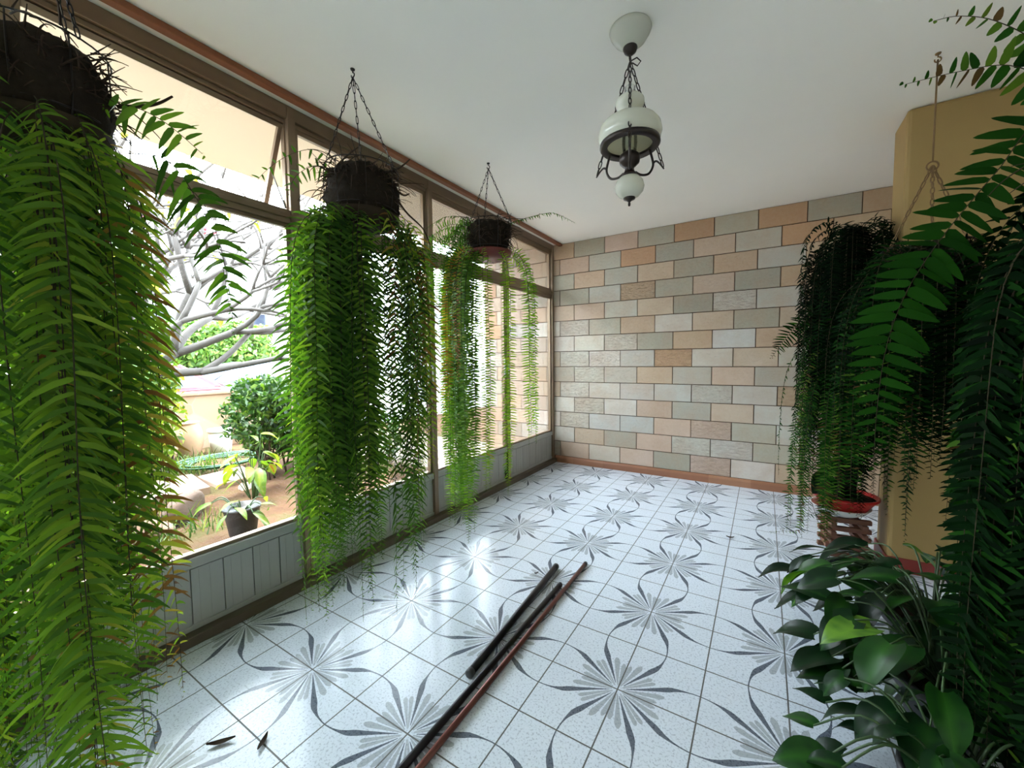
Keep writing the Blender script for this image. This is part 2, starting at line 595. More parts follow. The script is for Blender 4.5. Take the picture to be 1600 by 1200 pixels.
# stone wall: fourteen courses of 40 x 20 cm stones, colours read row by row
STC = dict(G=(166, 162, 146), D=(150, 148, 132), T=(190, 160, 128), O=(184, 134, 88), B=(196, 174, 150), P=(200, 172, 152),
           W=(212, 206, 194), L=(188, 185, 174), V=(196, 197, 192), U=(172, 144, 118))
ROWS = ['TGPGOGOGTT', 'UPLOGPLOTT', 'GTLBDTLTUT', 'GGLtGPDTTT', 'BPLBDwLUTT', 'WwGTWBGBTT', 'WWwDTVTGTT', 'BwwLoWBLTT',
        'GwLTGPGTTT', 'BwWLLwLtTT', 'WwWPGBWtTT', 'WwVVPpGLTT', 'WBGPwwGPTT', 'gPWPGpWTTT']
rs = random.Random(4)
mb_m = MB()
hc = (H - 0.086) / 14
stone_v, stone_f, stone_c, stone_r = [], [], [], []
for r in range(14):
    z1 = H - r * hc
    z0 = z1 - hc
    off = 0.01 if r % 2 == 0 else 0.21
    k0 = -9
    for k in range(k0, 8):
        x0, x1 = off + 0.4 * k, off + 0.4 * (k + 1)
        x0, x1 = max(x0, -3.0), min(x1, XR)
        if x1 - x0 < 0.01:
            continue
        # the first letter is the stone cut by the window frame
        i = k + 5 if r % 2 == 0 else k + 6
        if 0 <= i < len(ROWS[r]):
            ch = ROWS[r][i]
        else:
            ch = rs.choice('GTLBPWDOBTLw')
        col = np.array(STC[ch.upper()]) * 0.84 + np.array((186, 170, 150)) * 0.16 + np.array([rs.uniform(-9, 9)] * 3) + np.array([rs.uniform(-3, 3), 0, rs.uniform(-3, 3)])
        cc = c3(*[min(255, max(0, q)) for q in col])
        g = 0.0038
        dpt = rs.uniform(0.0, 0.004)
        n0 = len(stone_v)
        e = 0.003
        yb, yf = YB + 0.02, YB + 0.004 - dpt
        for (yy, ins) in ((yb, 0), (yf + e, 0), (yf, e)):
            for (xx, zz) in ((x0 + g + ins, z0 + g + ins), (x1 - g - ins, z0 + g + ins), (x1 - g - ins, z1 - g - ins), (x0 + g + ins, z1 - g - ins)):
                stone_v.append((xx, yy, zz))
        for q in range(4):
            a, b = q, (q + 1) % 4
            for lv in (0, 4):
                stone_f.append((n0 + lv + a, n0 + lv + b, n0 + lv + 4 + b, n0 + lv + 4 + a))
        stone_f.append((n0 + 8, n0 + 9, n0 + 10, n0 + 11))
        stone_c += [cc] * 12
        stone_r += [1.0 if ch.islower() else 0.12] * 12
me = bpy.data.meshes.new('wall_back')
nb = len(stone_v)
stone_v += [(-3.0, YB + 0.012, 0), (XR, YB + 0.012, 0), (XR, YB + 0.012, H), (-3.0, YB + 0.012, H), (-3.0, YB + 0.2, 0), (XR, YB + 0.2, 0), (XR, YB + 0.2, H), (-3.0, YB + 0.2, H)]
nf = len(stone_f)
stone_f += [(nb, nb + 1, nb + 2, nb + 3), (nb + 5, nb + 4, nb + 7, nb + 6), (nb + 4, nb, nb + 3, nb + 7), (nb + 1, nb + 5, nb + 6, nb + 2), (nb + 3, nb + 2, nb + 6, nb + 7)]
stone_c += [(0.2, 0.15, 0.1, 1)] * 8
stone_r += [0.0] * 8
me.from_pydata(stone_v, [], stone_f)
me.materials.append(M['stone'])
me.materials.append(M['mortar'])
me.polygons.foreach_set('material_index', [0] * nf + [1] * 5)
at = me.color_attributes.new('stone_colour', 'FLOAT_COLOR', 'POINT')
at.data.foreach_set('color', np.array(stone_c, np.float32).ravel())
at = me.attributes.new('roughcut', 'FLOAT', 'POINT')
at.data.foreach_set('value', np.array(stone_r, np.float32))
o = bpy.data.objects.new('wall_back', me)
COL.objects.link(o)
struct(o, 'wall of cut stone blocks in grey, beige and rust')

pr = [(0, 0), (-0.022, 0), (-0.022, 0.06), (-0.016, 0.078), (-0.004, 0.086), (0.0, 0.086)]
sk_v = [(x, YB + 0.006 + a, b) for x in (XW + 0.02, 1.5) for a, b in pr]
nk = len(pr)
struct(MB().add(sk_v, [[i, i + 1, nk + i + 1, nk + i] for i in range(nk - 1)] + [list(range(nk)), list(range(2 * nk - 1, nk - 1, -1))]).build('baseboard_back', M['skirting'], smooth=False), 'terracotta tile skirting under the stone wall')

struct(MB().box((XW - 0.1, YR, 0), (XW, YW - PW / 2, H)).build('wall_left', M['pale_paint'], smooth=False), 'pale wall beside the near end of the window wall')
struct(MB().box((1.19, 1.835, 0), (XR, 2.13, H)).build('wall_column', M['beige_paint'], smooth=False, bevel=0.02), 'beige column standing out from the right wall')
bb = MB()
bb.box((1.178, 1.823, 0), (XR, 1.835, 0.09))
bb.box((1.178, 1.835, 0), (1.19, 2.13, 0.09))
struct(bb.build('baseboard_column', M['red_base'], smooth=False, bevel=0.003), 'dark red baseboard round the beige column')

# ------------------------------------------------------------------ window wall
POSTS = [-3.45, -2.35, -1.25, -0.192, 0.957, 2.13, 3.238]  # first two bays are unseen, extended behind the viewer to brighten the room
ti = 1
struct(MB().box((-1.80, YR, H - 0.03), (-1.752, YB, H)).build('trim_%d' % ti, M['wood_trim'], smooth=False, bevel=0.004), 'red-brown wooden strip along the ceiling edge')
ti += 1
tr = MB()
tr.box((XW - PD, YW, H - 0.075), (XW, YB, H))
tr.box((XW - 0.045, YW, H - 0.1), (XW - 0.02, YB, H - 0.075))
struct(tr.build('trim_%d' % ti, M['frame'], smooth=False, bevel=0.003), 'aluminium top rail of the window wall, tinted brown for backlight')
ti += 1
kb = MB()
kb.box((XW - 0.1, YW, 0), (XW + 0.045, YB, 0.05))
struct(kb.build('trim_%d' % ti, M['kerb'], smooth=False, bevel=0.004), 'low dark kerb under the window wall')
ti += 1
for i, y in enumerate(POSTS):
    pm = MB()
    pm.box((XW - PD, y - PW / 2, 0.05), (XW + 0.006, y + PW / 2, H - 0.01))
    pm.box((XW - PD + 0.012, y - PW / 2 - 0.008, 0.05), (XW - 0.022, y + PW / 2 + 0.008, H - 0.08))
    struct(pm.build('trim_%d' % ti, M['frame'], smooth=False, bevel=0.004), 'upright post of the window wall')
    ti += 1
struct(MB().box((-2.04, YR, 0.0), (XW - PD - 0.002, YB, 0.395)).build('trim_%d' % ti, M['sill'], smooth=False, bevel=0.006), 'pale outer ledge under the windows')
ti += 1

wi = 1
for i in range(len(POSTS) - 1):
    y0, y1 = POSTS[i] + PW / 2, POSTS[i + 1] - PW / 2
    isdoor = (i == 4)
    nm = 'door_1' if isdoor else 'window_%d' % wi
    if not isdoor:
        wi += 1
    root = struct_root(nm, (XW, (y0 + y1) / 2, 0.05), 'glazed bay of the window wall with grey panel below')
    # grey ribbed panel
    p = MB()
    p.box((XW - 0.05, y0, 0.052), (XW - 0.03, y1, 0.375))
    w = (y1 - y0) / 7
    for k in range(7):
        a = y0 + k * w
        p.box((XW - 0.03, a + 0.003, 0.072), (XW - 0.018, a + w - 0.003, 0.355))
        for q in (0.33, 0.66):
            p.box((XW - 0.018, a + w * q - 0.012, 0.08), (XW - 0.0165, a + w * q + 0.012, 0.35))
    p.build('panel', M['frame_grey'], root, smooth=False)
    f = MB()
    f.box((XW - 0.055, y0, 0.05), (XW - 0.008, y1, 0.075))
    f.box((XW - 0.06, y0, 0.365), (XW - 0.002, y1, 0.415))
    f.build('lower_rail', M['frame_grey'], root, smooth=False, bevel=0.003)
    f = MB()
    f.box((XW - 0.06, y0, 2.185), (XW - 0.004, y1, 2.265))
    f.box((XW - 0.05, y0, 2.165), (XW - 0.018, y1, 2.185))
    f.box((XW - 0.004, y0, 2.215), (XW + 0.004, y1, 2.24))
    f.build('transom_rail', M['frame'], root, smooth=False, bevel=0.003)
    f = MB()
    f.box((XW - 0.05, y0, 0.415), (XW - 0.018, y0 + 0.022, 2.165))
    f.box((XW - 0.05, y1 - 0.022, 0.415), (XW - 0.018, y1, 2.165))
    f.box((XW - 0.05, y0, 0.415), (XW - 0.018, y1, 0.432))
    f.build('sash', M['frame'], root, smooth=False, bevel=0.002)
    MB().box((XW - 0.036, y0 + 0.018, 0.425), (XW - 0.032, y1 - 0.018, 2.17)).build('pane', M['glass'], root, smooth=False)
    # upper sash: hung from the top; the one beside the near basket stands open outwards
    ang = math.radians(26) if i == 2 else 0.0
    rot = Matrix.Rotation(ang, 3, 'Y')  # swings the foot of the sash out over the garden
    piv = (XW - 0.04, y0, H - 0.1)
    f = MB()
    for lo, hi in (((XW - 0.052, y0 + 0.004, 2.27), (XW - 0.026, y0 + 0.03, H - 0.1)), ((XW - 0.052, y1 - 0.03, 2.27), (XW - 0.026, y1 - 0.004, H - 0.1)),
                   ((XW - 0.052, y0 + 0.03, 2.27), (XW - 0.026, y1 - 0.03, 2.296)), ((XW - 0.052, y0 + 0.03, H - 0.126), (XW - 0.026, y1 - 0.03, H - 0.1))):
        f.box(lo, hi, 0, rot, piv)
    us = f.build('upper_sash', M['frame'], root, smooth=False, bevel=0.002)
    MB().box((XW - 0.04, y0 + 0.026, 2.292), (XW - 0.036, y1 - 0.026, H - 0.122), 0, rot, piv).build('upper_pane', M['glass'], us, smooth=False)
    if ang:
        zb = 2.52
        xs = XW - 0.045 - (H - 0.1 - zb) * math.tan(ang)
        MB().tube([(XW - 0.03, y1 - 0.012, 2.28), (xs, y1 - 0.012, zb)], 0.005, 6).build('stay', M['frame_grey'], root)
    if i in (3, 4):
        yy = y1 - 0.012
        h = MB()
        h.box((XW - 0.018, yy - 0.014, 1.18), (XW - 0.008, yy + 0.014, 1.40))
        h.tube([(XW - 0.01, yy, 1.33), (XW + 0.025, yy, 1.335), (XW + 0.03, yy, 1.31), (XW + 0.03, yy, 1.2)], [0.007, 0.007, 0.008, 0.006], 8)
        h.build('handle', M['frame_grey'], root)
    if isdoor:
        h = MB()
        h.box((XW - 0.01, y1 - 0.05, 0.07), (XW + 0.008, y1 - 0.002, 0.16))
        h.box((XW - 0.01, y1 - 0.012, 0.07), (XW + 0.008, y1 - 0.002, 0.36))
        h.build('floor_bolt', M['black_iron'], root, smooth=False, bevel=0.002)

# ------------------------------------------------------------------ ferns
def frond_curve(p0, az, el, L, g, rng, step=0.035, sway=0.25, xmin=None, zmin=0.02, ymax=None):
    d = np.array([math.cos(az) * math.cos(el), math.sin(az) * math.cos(el), math.sin(el)])
    P = [np.array(p0, float)]
    n = int(L / step)
    ph = rng.uniform(0, 6.28)
    for k in range(n):
        d = d + np.array([0, 0, -g * step]) + sway * step * np.array([math.cos(ph + k * 0.13), math.sin(ph * 1.7 + k * 0.11), 0])
        # damp the sideways part once it hangs
        if d[2] < -0.5:
            d[0] *= 0.965
            d[1] *= 0.965
        d = d / np.linalg.norm(d)
        q = P[-1] + d * step
        if xmin is not None and q[0] < xmin:
            q[0] = xmin
            d[0] = abs(d[0]) * 0.2
        if ymax is not None and q[1] > ymax:
            q[1] = ymax
            d[1] = -abs(d[1]) * 0.2
        if q[2] < zmin:
            q[2] = zmin + rng.uniform(0, 0.012)
            d[2] = 0.05
            if abs(d[0]) + abs(d[1]) < 0.2:
                d[0] += math.cos(az)
                d[1] += math.sin(az)
        P.append(q)
    return np.array(P)


def smooth_path(pts, n=40):
    P = np.array(pts, float)
    t = np.linspace(0, len(P) - 1, n)
    out = []
    for u in t:
        i = min(int(u), len(P) - 2)
        f = u - i
        p0, p1, p2, p3 = P[max(i - 1, 0)], P[i], P[i + 1], P[min(i + 2, len(P) - 1)]
        out.append(0.5 * ((2 * p1) + (-p0 + p2) * f + (2 * p0 - 5 * p1 + 4 * p2 - p3) * f * f + (-p0 + 3 * p1 - 3 * p2 + p3) * f ** 3))
    return np.array(out)


ST = np.array([0.0, 0.1, 0.35, 0.7, 0.92, 1.0])
SW = np.array([0.35, 0.9, 1.0, 0.72, 0.34, 0.04])


def frond(mb, P, hint, rng, spacing=0.032, plen=0.08, pw=0.016, droop=0.35, fwd=0.2, tint=0.4, spread=0.12, bare=0.04, rach=0.0018, tipstart=0.7, flat=False, gaps=0.03, cup=0.0):
    """one fern leaf: rachis (material 1) with two rows of leaflets (material 0)"""
    seg = np.linalg.norm(np.diff(P, axis=0), axis=1)
    s = np.r_[0, np.cumsum(seg)]
    L = s[-1]
    m = max(4, int(L * (1 - bare) / spacing))
    u = np.linspace(bare, 0.995, m)
    C = np.stack([np.interp(u * L, s, P[:, k]) for k in range(3)], 1)
    Tn = unit(np.gradient(P, axis=0))
    T = unit(np.stack([np.interp(u * L, s, Tn[:, k]) for k in range(3)], 1))
    hint = np.asarray(hint, float)
    S = unit(np.cross(T, np.broadcast_to(hint, T.shape)))
    N = np.cross(S, T)
    pl_ = plen * np.clip((u - bare) / 0.08 + 0.45, 0, 1) * np.clip((1.02 - u) / (1.0 - tipstart), 0.08, 1) ** 0.8
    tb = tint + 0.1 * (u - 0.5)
    for sg in (1, -1):
        k = len(C)
        keep = rng.random(k) > gaps
        ang = fwd + rng.normal(0, 0.10, k)
        out = rng.normal(0.0, 0.18, k) + cup
        D = unit(S * (sg * np.cos(ang) * np.cos(out))[:, None] + T * np.sin(ang)[:, None] + N * (np.sin(out))[:, None])
        Wd = unit(np.cross(N, D)) * sg
        Wd = unit(Wd * 1.0 + N * rng.normal(0, 0.35, k)[:, None])
        ll = pl_ * rng.uniform(0.85, 1.12, k)
        ww = pw * 0.5 * np.clip(pl_ / plen, 0.3, 1) * rng.uniform(0.85, 1.15, k)
        dr = droop * rng.uniform(0.6, 1.4, k)
        off = sg * spacing * 0.22
        c = C + T * off
        ctr = c[:, None] + (ll[:, None] * ST[None])[:, :, None] * D[:, None]
        ctr = ctr + (ll * dr)[:, None, None] * (ST ** 2)[None, :, None] * np.array([0, 0, -1.0])
        wv = (ww[:, None] * SW[None])[:, :, None] * Wd[:, None]
        V = np.stack([ctr - wv, ctr + wv], 2)[keep]
        kk = len(V)
        V = V.reshape(kk, -1, 3)
        V[:, :, 2] = np.maximum(V[:, :, 2], 0.004)
        ns = len(ST)
        base = np.arange(kk)[:, None, None] * (2 * ns)
        q = np.arange(ns - 1)[None, :, None] * 2
        F = (base + q + np.array([0, 1, 3, 2])[None, None]).reshape(-1, 4)
        tt = np.repeat(np.clip(tb[keep] + rng.normal(0, spread, kk), 0, 1), 2 * ns)
        mb.add(V.reshape(-1, 3), F, 0, tt)
    mb.tube(P[::2] if len(P) > 12 else P, np.linspace(rach, rach * 0.4, len(P[::2]) if len(P) > 12 else len(P)), 4, 1)


def fern_basket(name_label, cat, c, rt, hgt, apex, leaf, seed, specs, group, bowl=None, body='dome', extra=(), twigs=(), xmin=None, rope=False, chain_mat='black_iron', ymax=None, hookz=H, ring=True, roots=60):
    """c: centre of the basket's top rim"""
    rng = np.random.default_rng(seed)
    root = thing('hanging_fern', name_label, cat, (c[0], c[1], c[2] - hgt), group)
    cx, cy, cz = c
    # root ball
    b = MB()
    nu, nv = 40, 16
    V = []
    for j in range(nv + 1):
        t = j / nv
        if body == 'dome':
            zz = cz - hgt + hgt * 1.12 * t
            rr = rt * 1.05 * math.sqrt(max(0.0, 1 - ((t - 0.42) / 0.58) ** 2)) ** 0.8
        else:
            zz = cz - hgt + hgt * 1.05 * t
            rr = rt * (0.72 + 0.30 * min(1, t * 1.1)) * math.sqrt(max(0.0, 1 - max(0, (t - 0.8) / 0.2) ** 2))
        for i in range(nu):
            a = i / nu * 2 * math.pi
            k = 1 + 0.05 * math.sin(5 * a + j) + rng.normal(0, 0.025)
            V.append((cx + rr * k * math.cos(a), cy + rr * k * math.sin(a), zz + rng.normal(0, 0.004)))
    idx = np.arange((nv + 1) * nu).reshape(nv + 1, nu)
    nx = np.roll(idx, -1, 1)
    F = np.stack([idx[:-1], nx[:-1], nx[1:], idx[1:]], -1).reshape(-1, 4).tolist()
    F.append(list(range(nu))[::-1])
    b.add(V, F)
    b.build('root_ball', M['moss'], root)
    if bowl:
        q = MB()
        q.lathe([(0.001, -0.016), (rt * 0.6, -0.016), (rt * 0.86, -0.004), (rt * 0.99, hgt * 0.08), (rt * 1.06, hgt * 0.17), (rt * 1.02, hgt * 0.17), (rt * 0.8, 0.004), (0.001, -0.004)], (cx, cy, cz - hgt), 40)
        q.build('bowl', M[bowl], root)
    # wire cradle
    if ring:
        q = MB()
        for zz, rr in ((cz, rt * 1.06), (cz - hgt * 0.75, rt * 1.0)):
            q.tube([(cx + rr * math.cos(a), cy + rr * math.sin(a), zz) for a in np.linspace(0, 2 * math.pi, 33)[:-1]], 0.0028, 5, closed=True)
        for k in range(8):
            a = k / 8 * 2 * math.pi + 0.2
            pts = [(cx + r_ * math.cos(a), cy + r_ * math.sin(a), z_) for r_, z_ in ((rt * 1.06, cz), (rt * 1.08, cz - hgt * 0.4), (rt * 1.0, cz - hgt * 0.78), (rt * 0.7, cz - hgt * 1.03), (rt * 0.3, cz - hgt * 1.06))]
            q.tube(smooth_path(pts, 12), 0.0022, 5)
        q.build('wire_cradle', M['black_iron'], root)
    # three chains to the hook
    for k in range(3):
        a = k / 3 * 2 * math.pi + 0.35
        q = MB()
        q.chain(apex, (cx + rt * 1.06 * math.cos(a), cy + rt * 1.06 * math.sin(a), cz), 0.034, 0.0021 if not rope else 0.003, 0.010 if not rope else 0.014)
        q.build('chain', M[chain_mat], root)
    ax = np.array(apex)
    q = MB()
    if hookz - ax[2] > 0.1:
        q.tube([(ax[0], ax[1], hookz - 0.03), ax + (0, 0, 0.02)], 0.004, 6)
        th = np.linspace(0, 2 * math.pi, 17)[:-1]
        q.tube([(ax[0] + 0.022 * math.cos(t), ax[1], ax[2] + 0.022 * math.sin(t)) for t in th], 0.004, 6, closed=True)
    a_ = np.linspace(-0.5 * math.pi, 1.1 * math.pi, 12)
    q.tube([(ax[0], ax[1], hookz)] + [(ax[0] + 0.012 * math.cos(t), ax[1], hookz - 0.03 - 0.012 * math.sin(t)) for t in a_], 0.003, 6)
    q.lathe([(0.001, 0), (0.012, 0), (0.010, -0.006), (0.001, -0.006)], (ax[0], ax[1], hookz), 12)
    q.build('ceiling_hook', M[chain_mat], root)
    # dry roots and fibres
    q = MB()
    for k in range(roots * 4):
        a = rng.uniform(0, 6.28)
        z_ = rng.uniform(cz - hgt * 0.6, cz + 0.02)
        p0 = np.array([cx + rt * 0.9 * math.cos(a), cy + rt * 0.9 * math.sin(a), z_])
        P = frond_curve(p0, a + rng.normal(0, 0.7), rng.uniform(-0.9, 0.9), rng.uniform(0.04, 0.20 if k % 4 == 0 else 0.09), rng.uniform(0, 12), rng, 0.015, 3.0, xmin=xmin)
        if len(P) > 2:
            q.tube(P, np.linspace(0.003, 0.001, len(P)), 4)
    for tw in twigs:
        P = smooth_path(tw, 14)
        q.tube(P, np.linspace(0.006, 0.003, len(P)), 6)
    if q.v:
        q.build('dry_roots', M['twig'], root)
    # hanging leaves
    q = MB()
    for sp in specs:
        n = sp['n']
        for k in range(n):
            a = rng.uniform(*sp.get('az', (0, 2 * math.pi)))
            r0 = rt * rng.uniform(0.5, 0.98)
            z_ = cz + rng.uniform(-0.55, 0.1) * hgt if not sp.get('under') else cz - hgt * rng.uniform(0.7, 1.0)
            p0 = (cx + r0 * math.cos(a), cy + r0 * math.sin(a), z_)
            L = rng.uniform(*sp['L'])
            P = frond_curve(p0, a + rng.normal(0, 0.2), rng.uniform(*sp.get('el', (-0.2, 0.9))), L, rng.uniform(*sp.get('g', (5, 9))), rng, 0.03, sp.get('sway', 0.25), xmin=xmin, zmin=sp.get('zmin', 0.02), ymax=ymax)
            tw = rng.normal(0, sp.get('twist', 0.6))
            h = np.array([math.cos(a + tw), math.sin(a + tw), 0.12])
            ft = {k_: v_ for k_, v_ in sp.items() if k_ in ('spacing', 'plen', 'pw', 'droop', 'fwd', 'spread', 'bare', 'gaps', 'tipstart')}
            if 'plen' in ft:
                ft['plen'] = ft['plen'] * rng.uniform(0.8, 1.15)
            frond(q, P, h, rng, tint=rng.uniform(*sp.get('tint', (0.2, 0.6))), **ft)
    if q.v:
        q.build('hanging_leaves', [M[leaf], M['stem']], root, tint=True)
    for pts, hint, kw in extra:
        q = MB()
        frond(q, smooth_path(pts, 44), hint, rng, **kw)
        q.build('frond', [M[leaf], M['stem']], root, tint=True)
    return root


big = dict(spacing=0.036, plen=0.088, pw=0.0145, gaps=0.06, droop=0.6, fwd=0.1, spread=0.12)
GRP = 'ferns hanging from the ceiling'

# 1: nearest basket by the window, fronds down to the floor
fern_basket('sword fern in the nearest hanging basket by the glass, trailing onto the floor', 'fern', (-1.315, -1.26, 2.30), 0.138, 0.27, (-1.315, -1.26, 2.818), 'fern', 11, [
    dict(n=27, az=(2.6, 6.6), L=(1.3, 2.4), el=(-0.6, 0.2), g=(7, 11), tint=(0.1, 0.75), under=True, **big),
    dict(n=11, az=(-0.2, 1.6), L=(0.9, 2.0), el=(-1.0, -0.3), g=(8, 12), tint=(0.4, 0.85), under=True, **big),
    dict(n=21, az=(2.6, 5.4), L=(1.9, 2.6), el=(-0.2, 0.5), g=(4, 8), tint=(0.2, 0.8), under=True, **big),
    dict(n=10, az=(-2.4, -0.6), L=(0.4, 1.0), el=(0.0, 0.8), g=(5, 8), tint=(0.2, 0.7), **big),
    dict(n=16, az=(3.0, 6.4), L=(2.2, 2.7), el=(-0.6, 0.2), g=(5, 9), tint=(0.3, 0.8), under=True, **big),
    dict(n=3, az=(0.0, 1.5), L=(1.6, 2.1), el=(-0.8, -0.2), g=(7, 9), tint=(0.86, 0.95), under=True, **big),
], GRP, bowl='bowl', xmin=-1.78, roots=70, extra=[
    ([(-1.23, -1.18, 2.12), (-1.15, -1.13, 2.15), (-1.05, -1.07, 2.10), (-0.95, -1.01, 2.0)], (0.5, -0.8, 0.5), dict(spacing=0.028, plen=0.075, pw=0.02, droop=0.2, tint=0.45, bare=0.1)),
    ([(-1.25, -1.10, 2.05), (-1.15, -1.02, 2.02), (-1.06, -0.95, 1.8), (-1.02, -0.93, 1.55)], (0.6, -0.8, 0.1), dict(spacing=0.04, plen=0.09, pw=0.018, droop=0.5, tint=0.2, bare=0.1)),
    ([(-1.28, -1.06, 2.02), (-1.25, -0.92, 1.98), (-1.22, -0.86, 1.78), (-1.21, -0.84, 1.5)], (0.6, -0.8, 0.1), dict(spacing=0.045, plen=0.085, pw=0.018, droop=0.4, tint=0.2, bare=0.1)),
], twigs=[[(-1.2, -1.13, 2.16), (-1.12, -1.07, 2.17), (-1.06, -1.04, 2.19)]])

# 2: the middle window basket, the fullest curtain of leaves
fern_basket('dense sword fern in the middle window basket, leaves hanging as a thick curtain', 'fern', (-1.317, -0.15, 2.365), 0.172, 0.275, (-1.317, -0.188, 2.818), 'fern', 12, [
    dict(n=60, az=(2.6, 5.2), L=(1.4, 2.25), el=(-0.3, 0.4), g=(6, 10), tint=(0.05, 0.62), under=True, spacing=0.03, plen=0.08, pw=0.0145, droop=0.5, fwd=0.08, spread=0.11),
    dict(n=21, az=(-0.9, 1.6), L=(1.0, 2.15), el=(-0.6, 0.3), g=(6, 10), tint=(0.2, 0.7), under=True, spacing=0.034, plen=0.078, pw=0.012, droop=0.45, fwd=0.1, spread=0.14),
    dict(n=26, az=(0, 6.28), L=(1.3, 2.1), el=(-1.2, -0.5), g=(6, 10), tint=(0.0, 0.3), under=True, spacing=0.03, plen=0.075, pw=0.014, droop=0.5, spread=0.1),
    dict(n=5, az=(0.0, 1.2), L=(1.0, 1.6), el=(-0.5, 0.0), g=(6, 9), tint=(0.9, 1.0), under=True, spacing=0.034, plen=0.07, pw=0.012, droop=0.6),
], GRP, bowl='bowl', xmin=-1.78, roots=90, extra=[
    ([(-1.34, -0.27, 2.34), (-1.42, -0.34, 2.425), (-1.54, -0.42, 2.395), (-1.66, -0.49, 2.30), (-1.70, -0.52, 2.20)], (0.5, -0.85, 0.1), dict(spacing=0.05, plen=0.045, pw=0.012, droop=0.2, tint=0.3, bare=0.1)),
    ([(-1.36, -0.25, 2.34), (-1.46, -0.33, 2.36), (-1.54, -0.38, 2.31), (-1.58, -0.4, 2.22)], (0.5, -0.85, 0.1), dict(spacing=0.03, plen=0.06, pw=0.012, droop=0.3, tint=0.3, bare=0.1)),
], twigs=[[(-1.36, -0.19, 2.34), (-1.43, -0.23, 2.375), (-1.38, -0.19, 2.45), (-1.33, -0.16, 2.49)], [(-1.37, -0.2, 2.33), (-1.39, -0.21, 2.42), (-1.35, -0.18, 2.44)],
          [(-1.24, -0.1, 2.35), (-1.15, -0.05, 2.383), (-1.10, -0.02, 2.425)], [(-1.19, -0.08, 2.30), (-1.13, -0.05, 2.24), (-1.10, -0.03, 2.247)],
          [(-1.18, -0.07, 2.26), (-1.13, -0.03, 2.16), (-1.07, 0.03, 2.08), (-1.05, 0.06, 2.0)]])

# 3: the far window basket, lime fishbone fronds
fine = dict(spacing=0.02, plen=0.052, pw=0.010, droop=0.12, fwd=0.05, spread=0.1, tipstart=0.85)
fern_basket('lime fishbone fern in the dark red basket nearest the stone wall', 'fern', (-1.311, 0.99, 2.41), 0.165, 0.26, (-1.311, 0.992, 2.818), 'fern_lime', 13, [
    dict(n=46, az=(2.9, 4.9), L=(1.4, 2.3), el=(-0.3, 0.3), g=(6, 10), tint=(0.1, 0.6), under=True, **fine),
    dict(n=18, az=(2.6, 4.4), L=(0.6, 1.2), el=(-0.2, 0.7), g=(4, 7), tint=(0.0, 0.3), **fine),
    dict(n=6, az=(3.6, 4.6), L=(0.9, 1.5), el=(0.0, 0.5), g=(6, 9), tint=(0.85, 1.0), under=True, **fine),
    dict(n=4, az=(-0.6, 0.9), L=(1.0, 1.7), el=(-0.3, 0.3), g=(7, 10), tint=(0.3, 0.8), under=True, **fine),
    dict(n=4, az=(-1.4, -0.4), L=(1.3, 1.9), el=(-0.6, 0.0), g=(8, 10), tint=(0.4, 0.8), under=True, **fine),
], GRP, bowl='red_bowl', body='bowl', xmin=-1.78, roots=60, extra=[
    ([(-1.20, 1.05, 2.38), (-1.173, 1.07, 2.41), (-1.032, 1.149, 2.455), (-0.889, 1.241, 2.48), (-0.744, 1.327, 2.40)], (0.1, -0.5, 1), dict(spacing=0.017, plen=0.045, pw=0.009, droop=0.35, tint=0.15, bare=0.06)),
    ([(-1.40, 0.95, 2.40), (-1.50, 0.90, 2.47), (-1.62, 0.83, 2.47), (-1.75, 0.75, 2.38)], (0.1, -0.5, 1), dict(spacing=0.017, plen=0.05, pw=0.009, droop=0.35, tint=0.15, bare=0.06)),
    ([(-1.43, 0.95, 2.36), (-1.56, 0.87, 2.40), (-1.68, 0.78, 2.34), (-1.77, 0.70, 2.2)], (0.1, -0.5, 1), dict(spacing=0.017, plen=0.05, pw=0.009, droop=0.3, tint=0.15, bare=0.06)),
])

# 4: right side, by the column, hung on a rod with a ring
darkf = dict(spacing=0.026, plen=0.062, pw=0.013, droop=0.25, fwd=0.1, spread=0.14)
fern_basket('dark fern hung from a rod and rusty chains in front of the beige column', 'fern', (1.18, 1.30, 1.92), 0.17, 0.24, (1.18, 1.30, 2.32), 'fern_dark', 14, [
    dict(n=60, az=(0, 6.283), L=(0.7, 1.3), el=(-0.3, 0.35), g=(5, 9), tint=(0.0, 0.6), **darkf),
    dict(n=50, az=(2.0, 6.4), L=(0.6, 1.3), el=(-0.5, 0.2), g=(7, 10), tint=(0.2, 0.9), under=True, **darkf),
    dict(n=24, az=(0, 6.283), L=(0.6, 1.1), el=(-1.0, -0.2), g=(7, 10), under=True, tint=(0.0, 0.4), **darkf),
], GRP, rope=True, chain_mat='rope', roots=50)

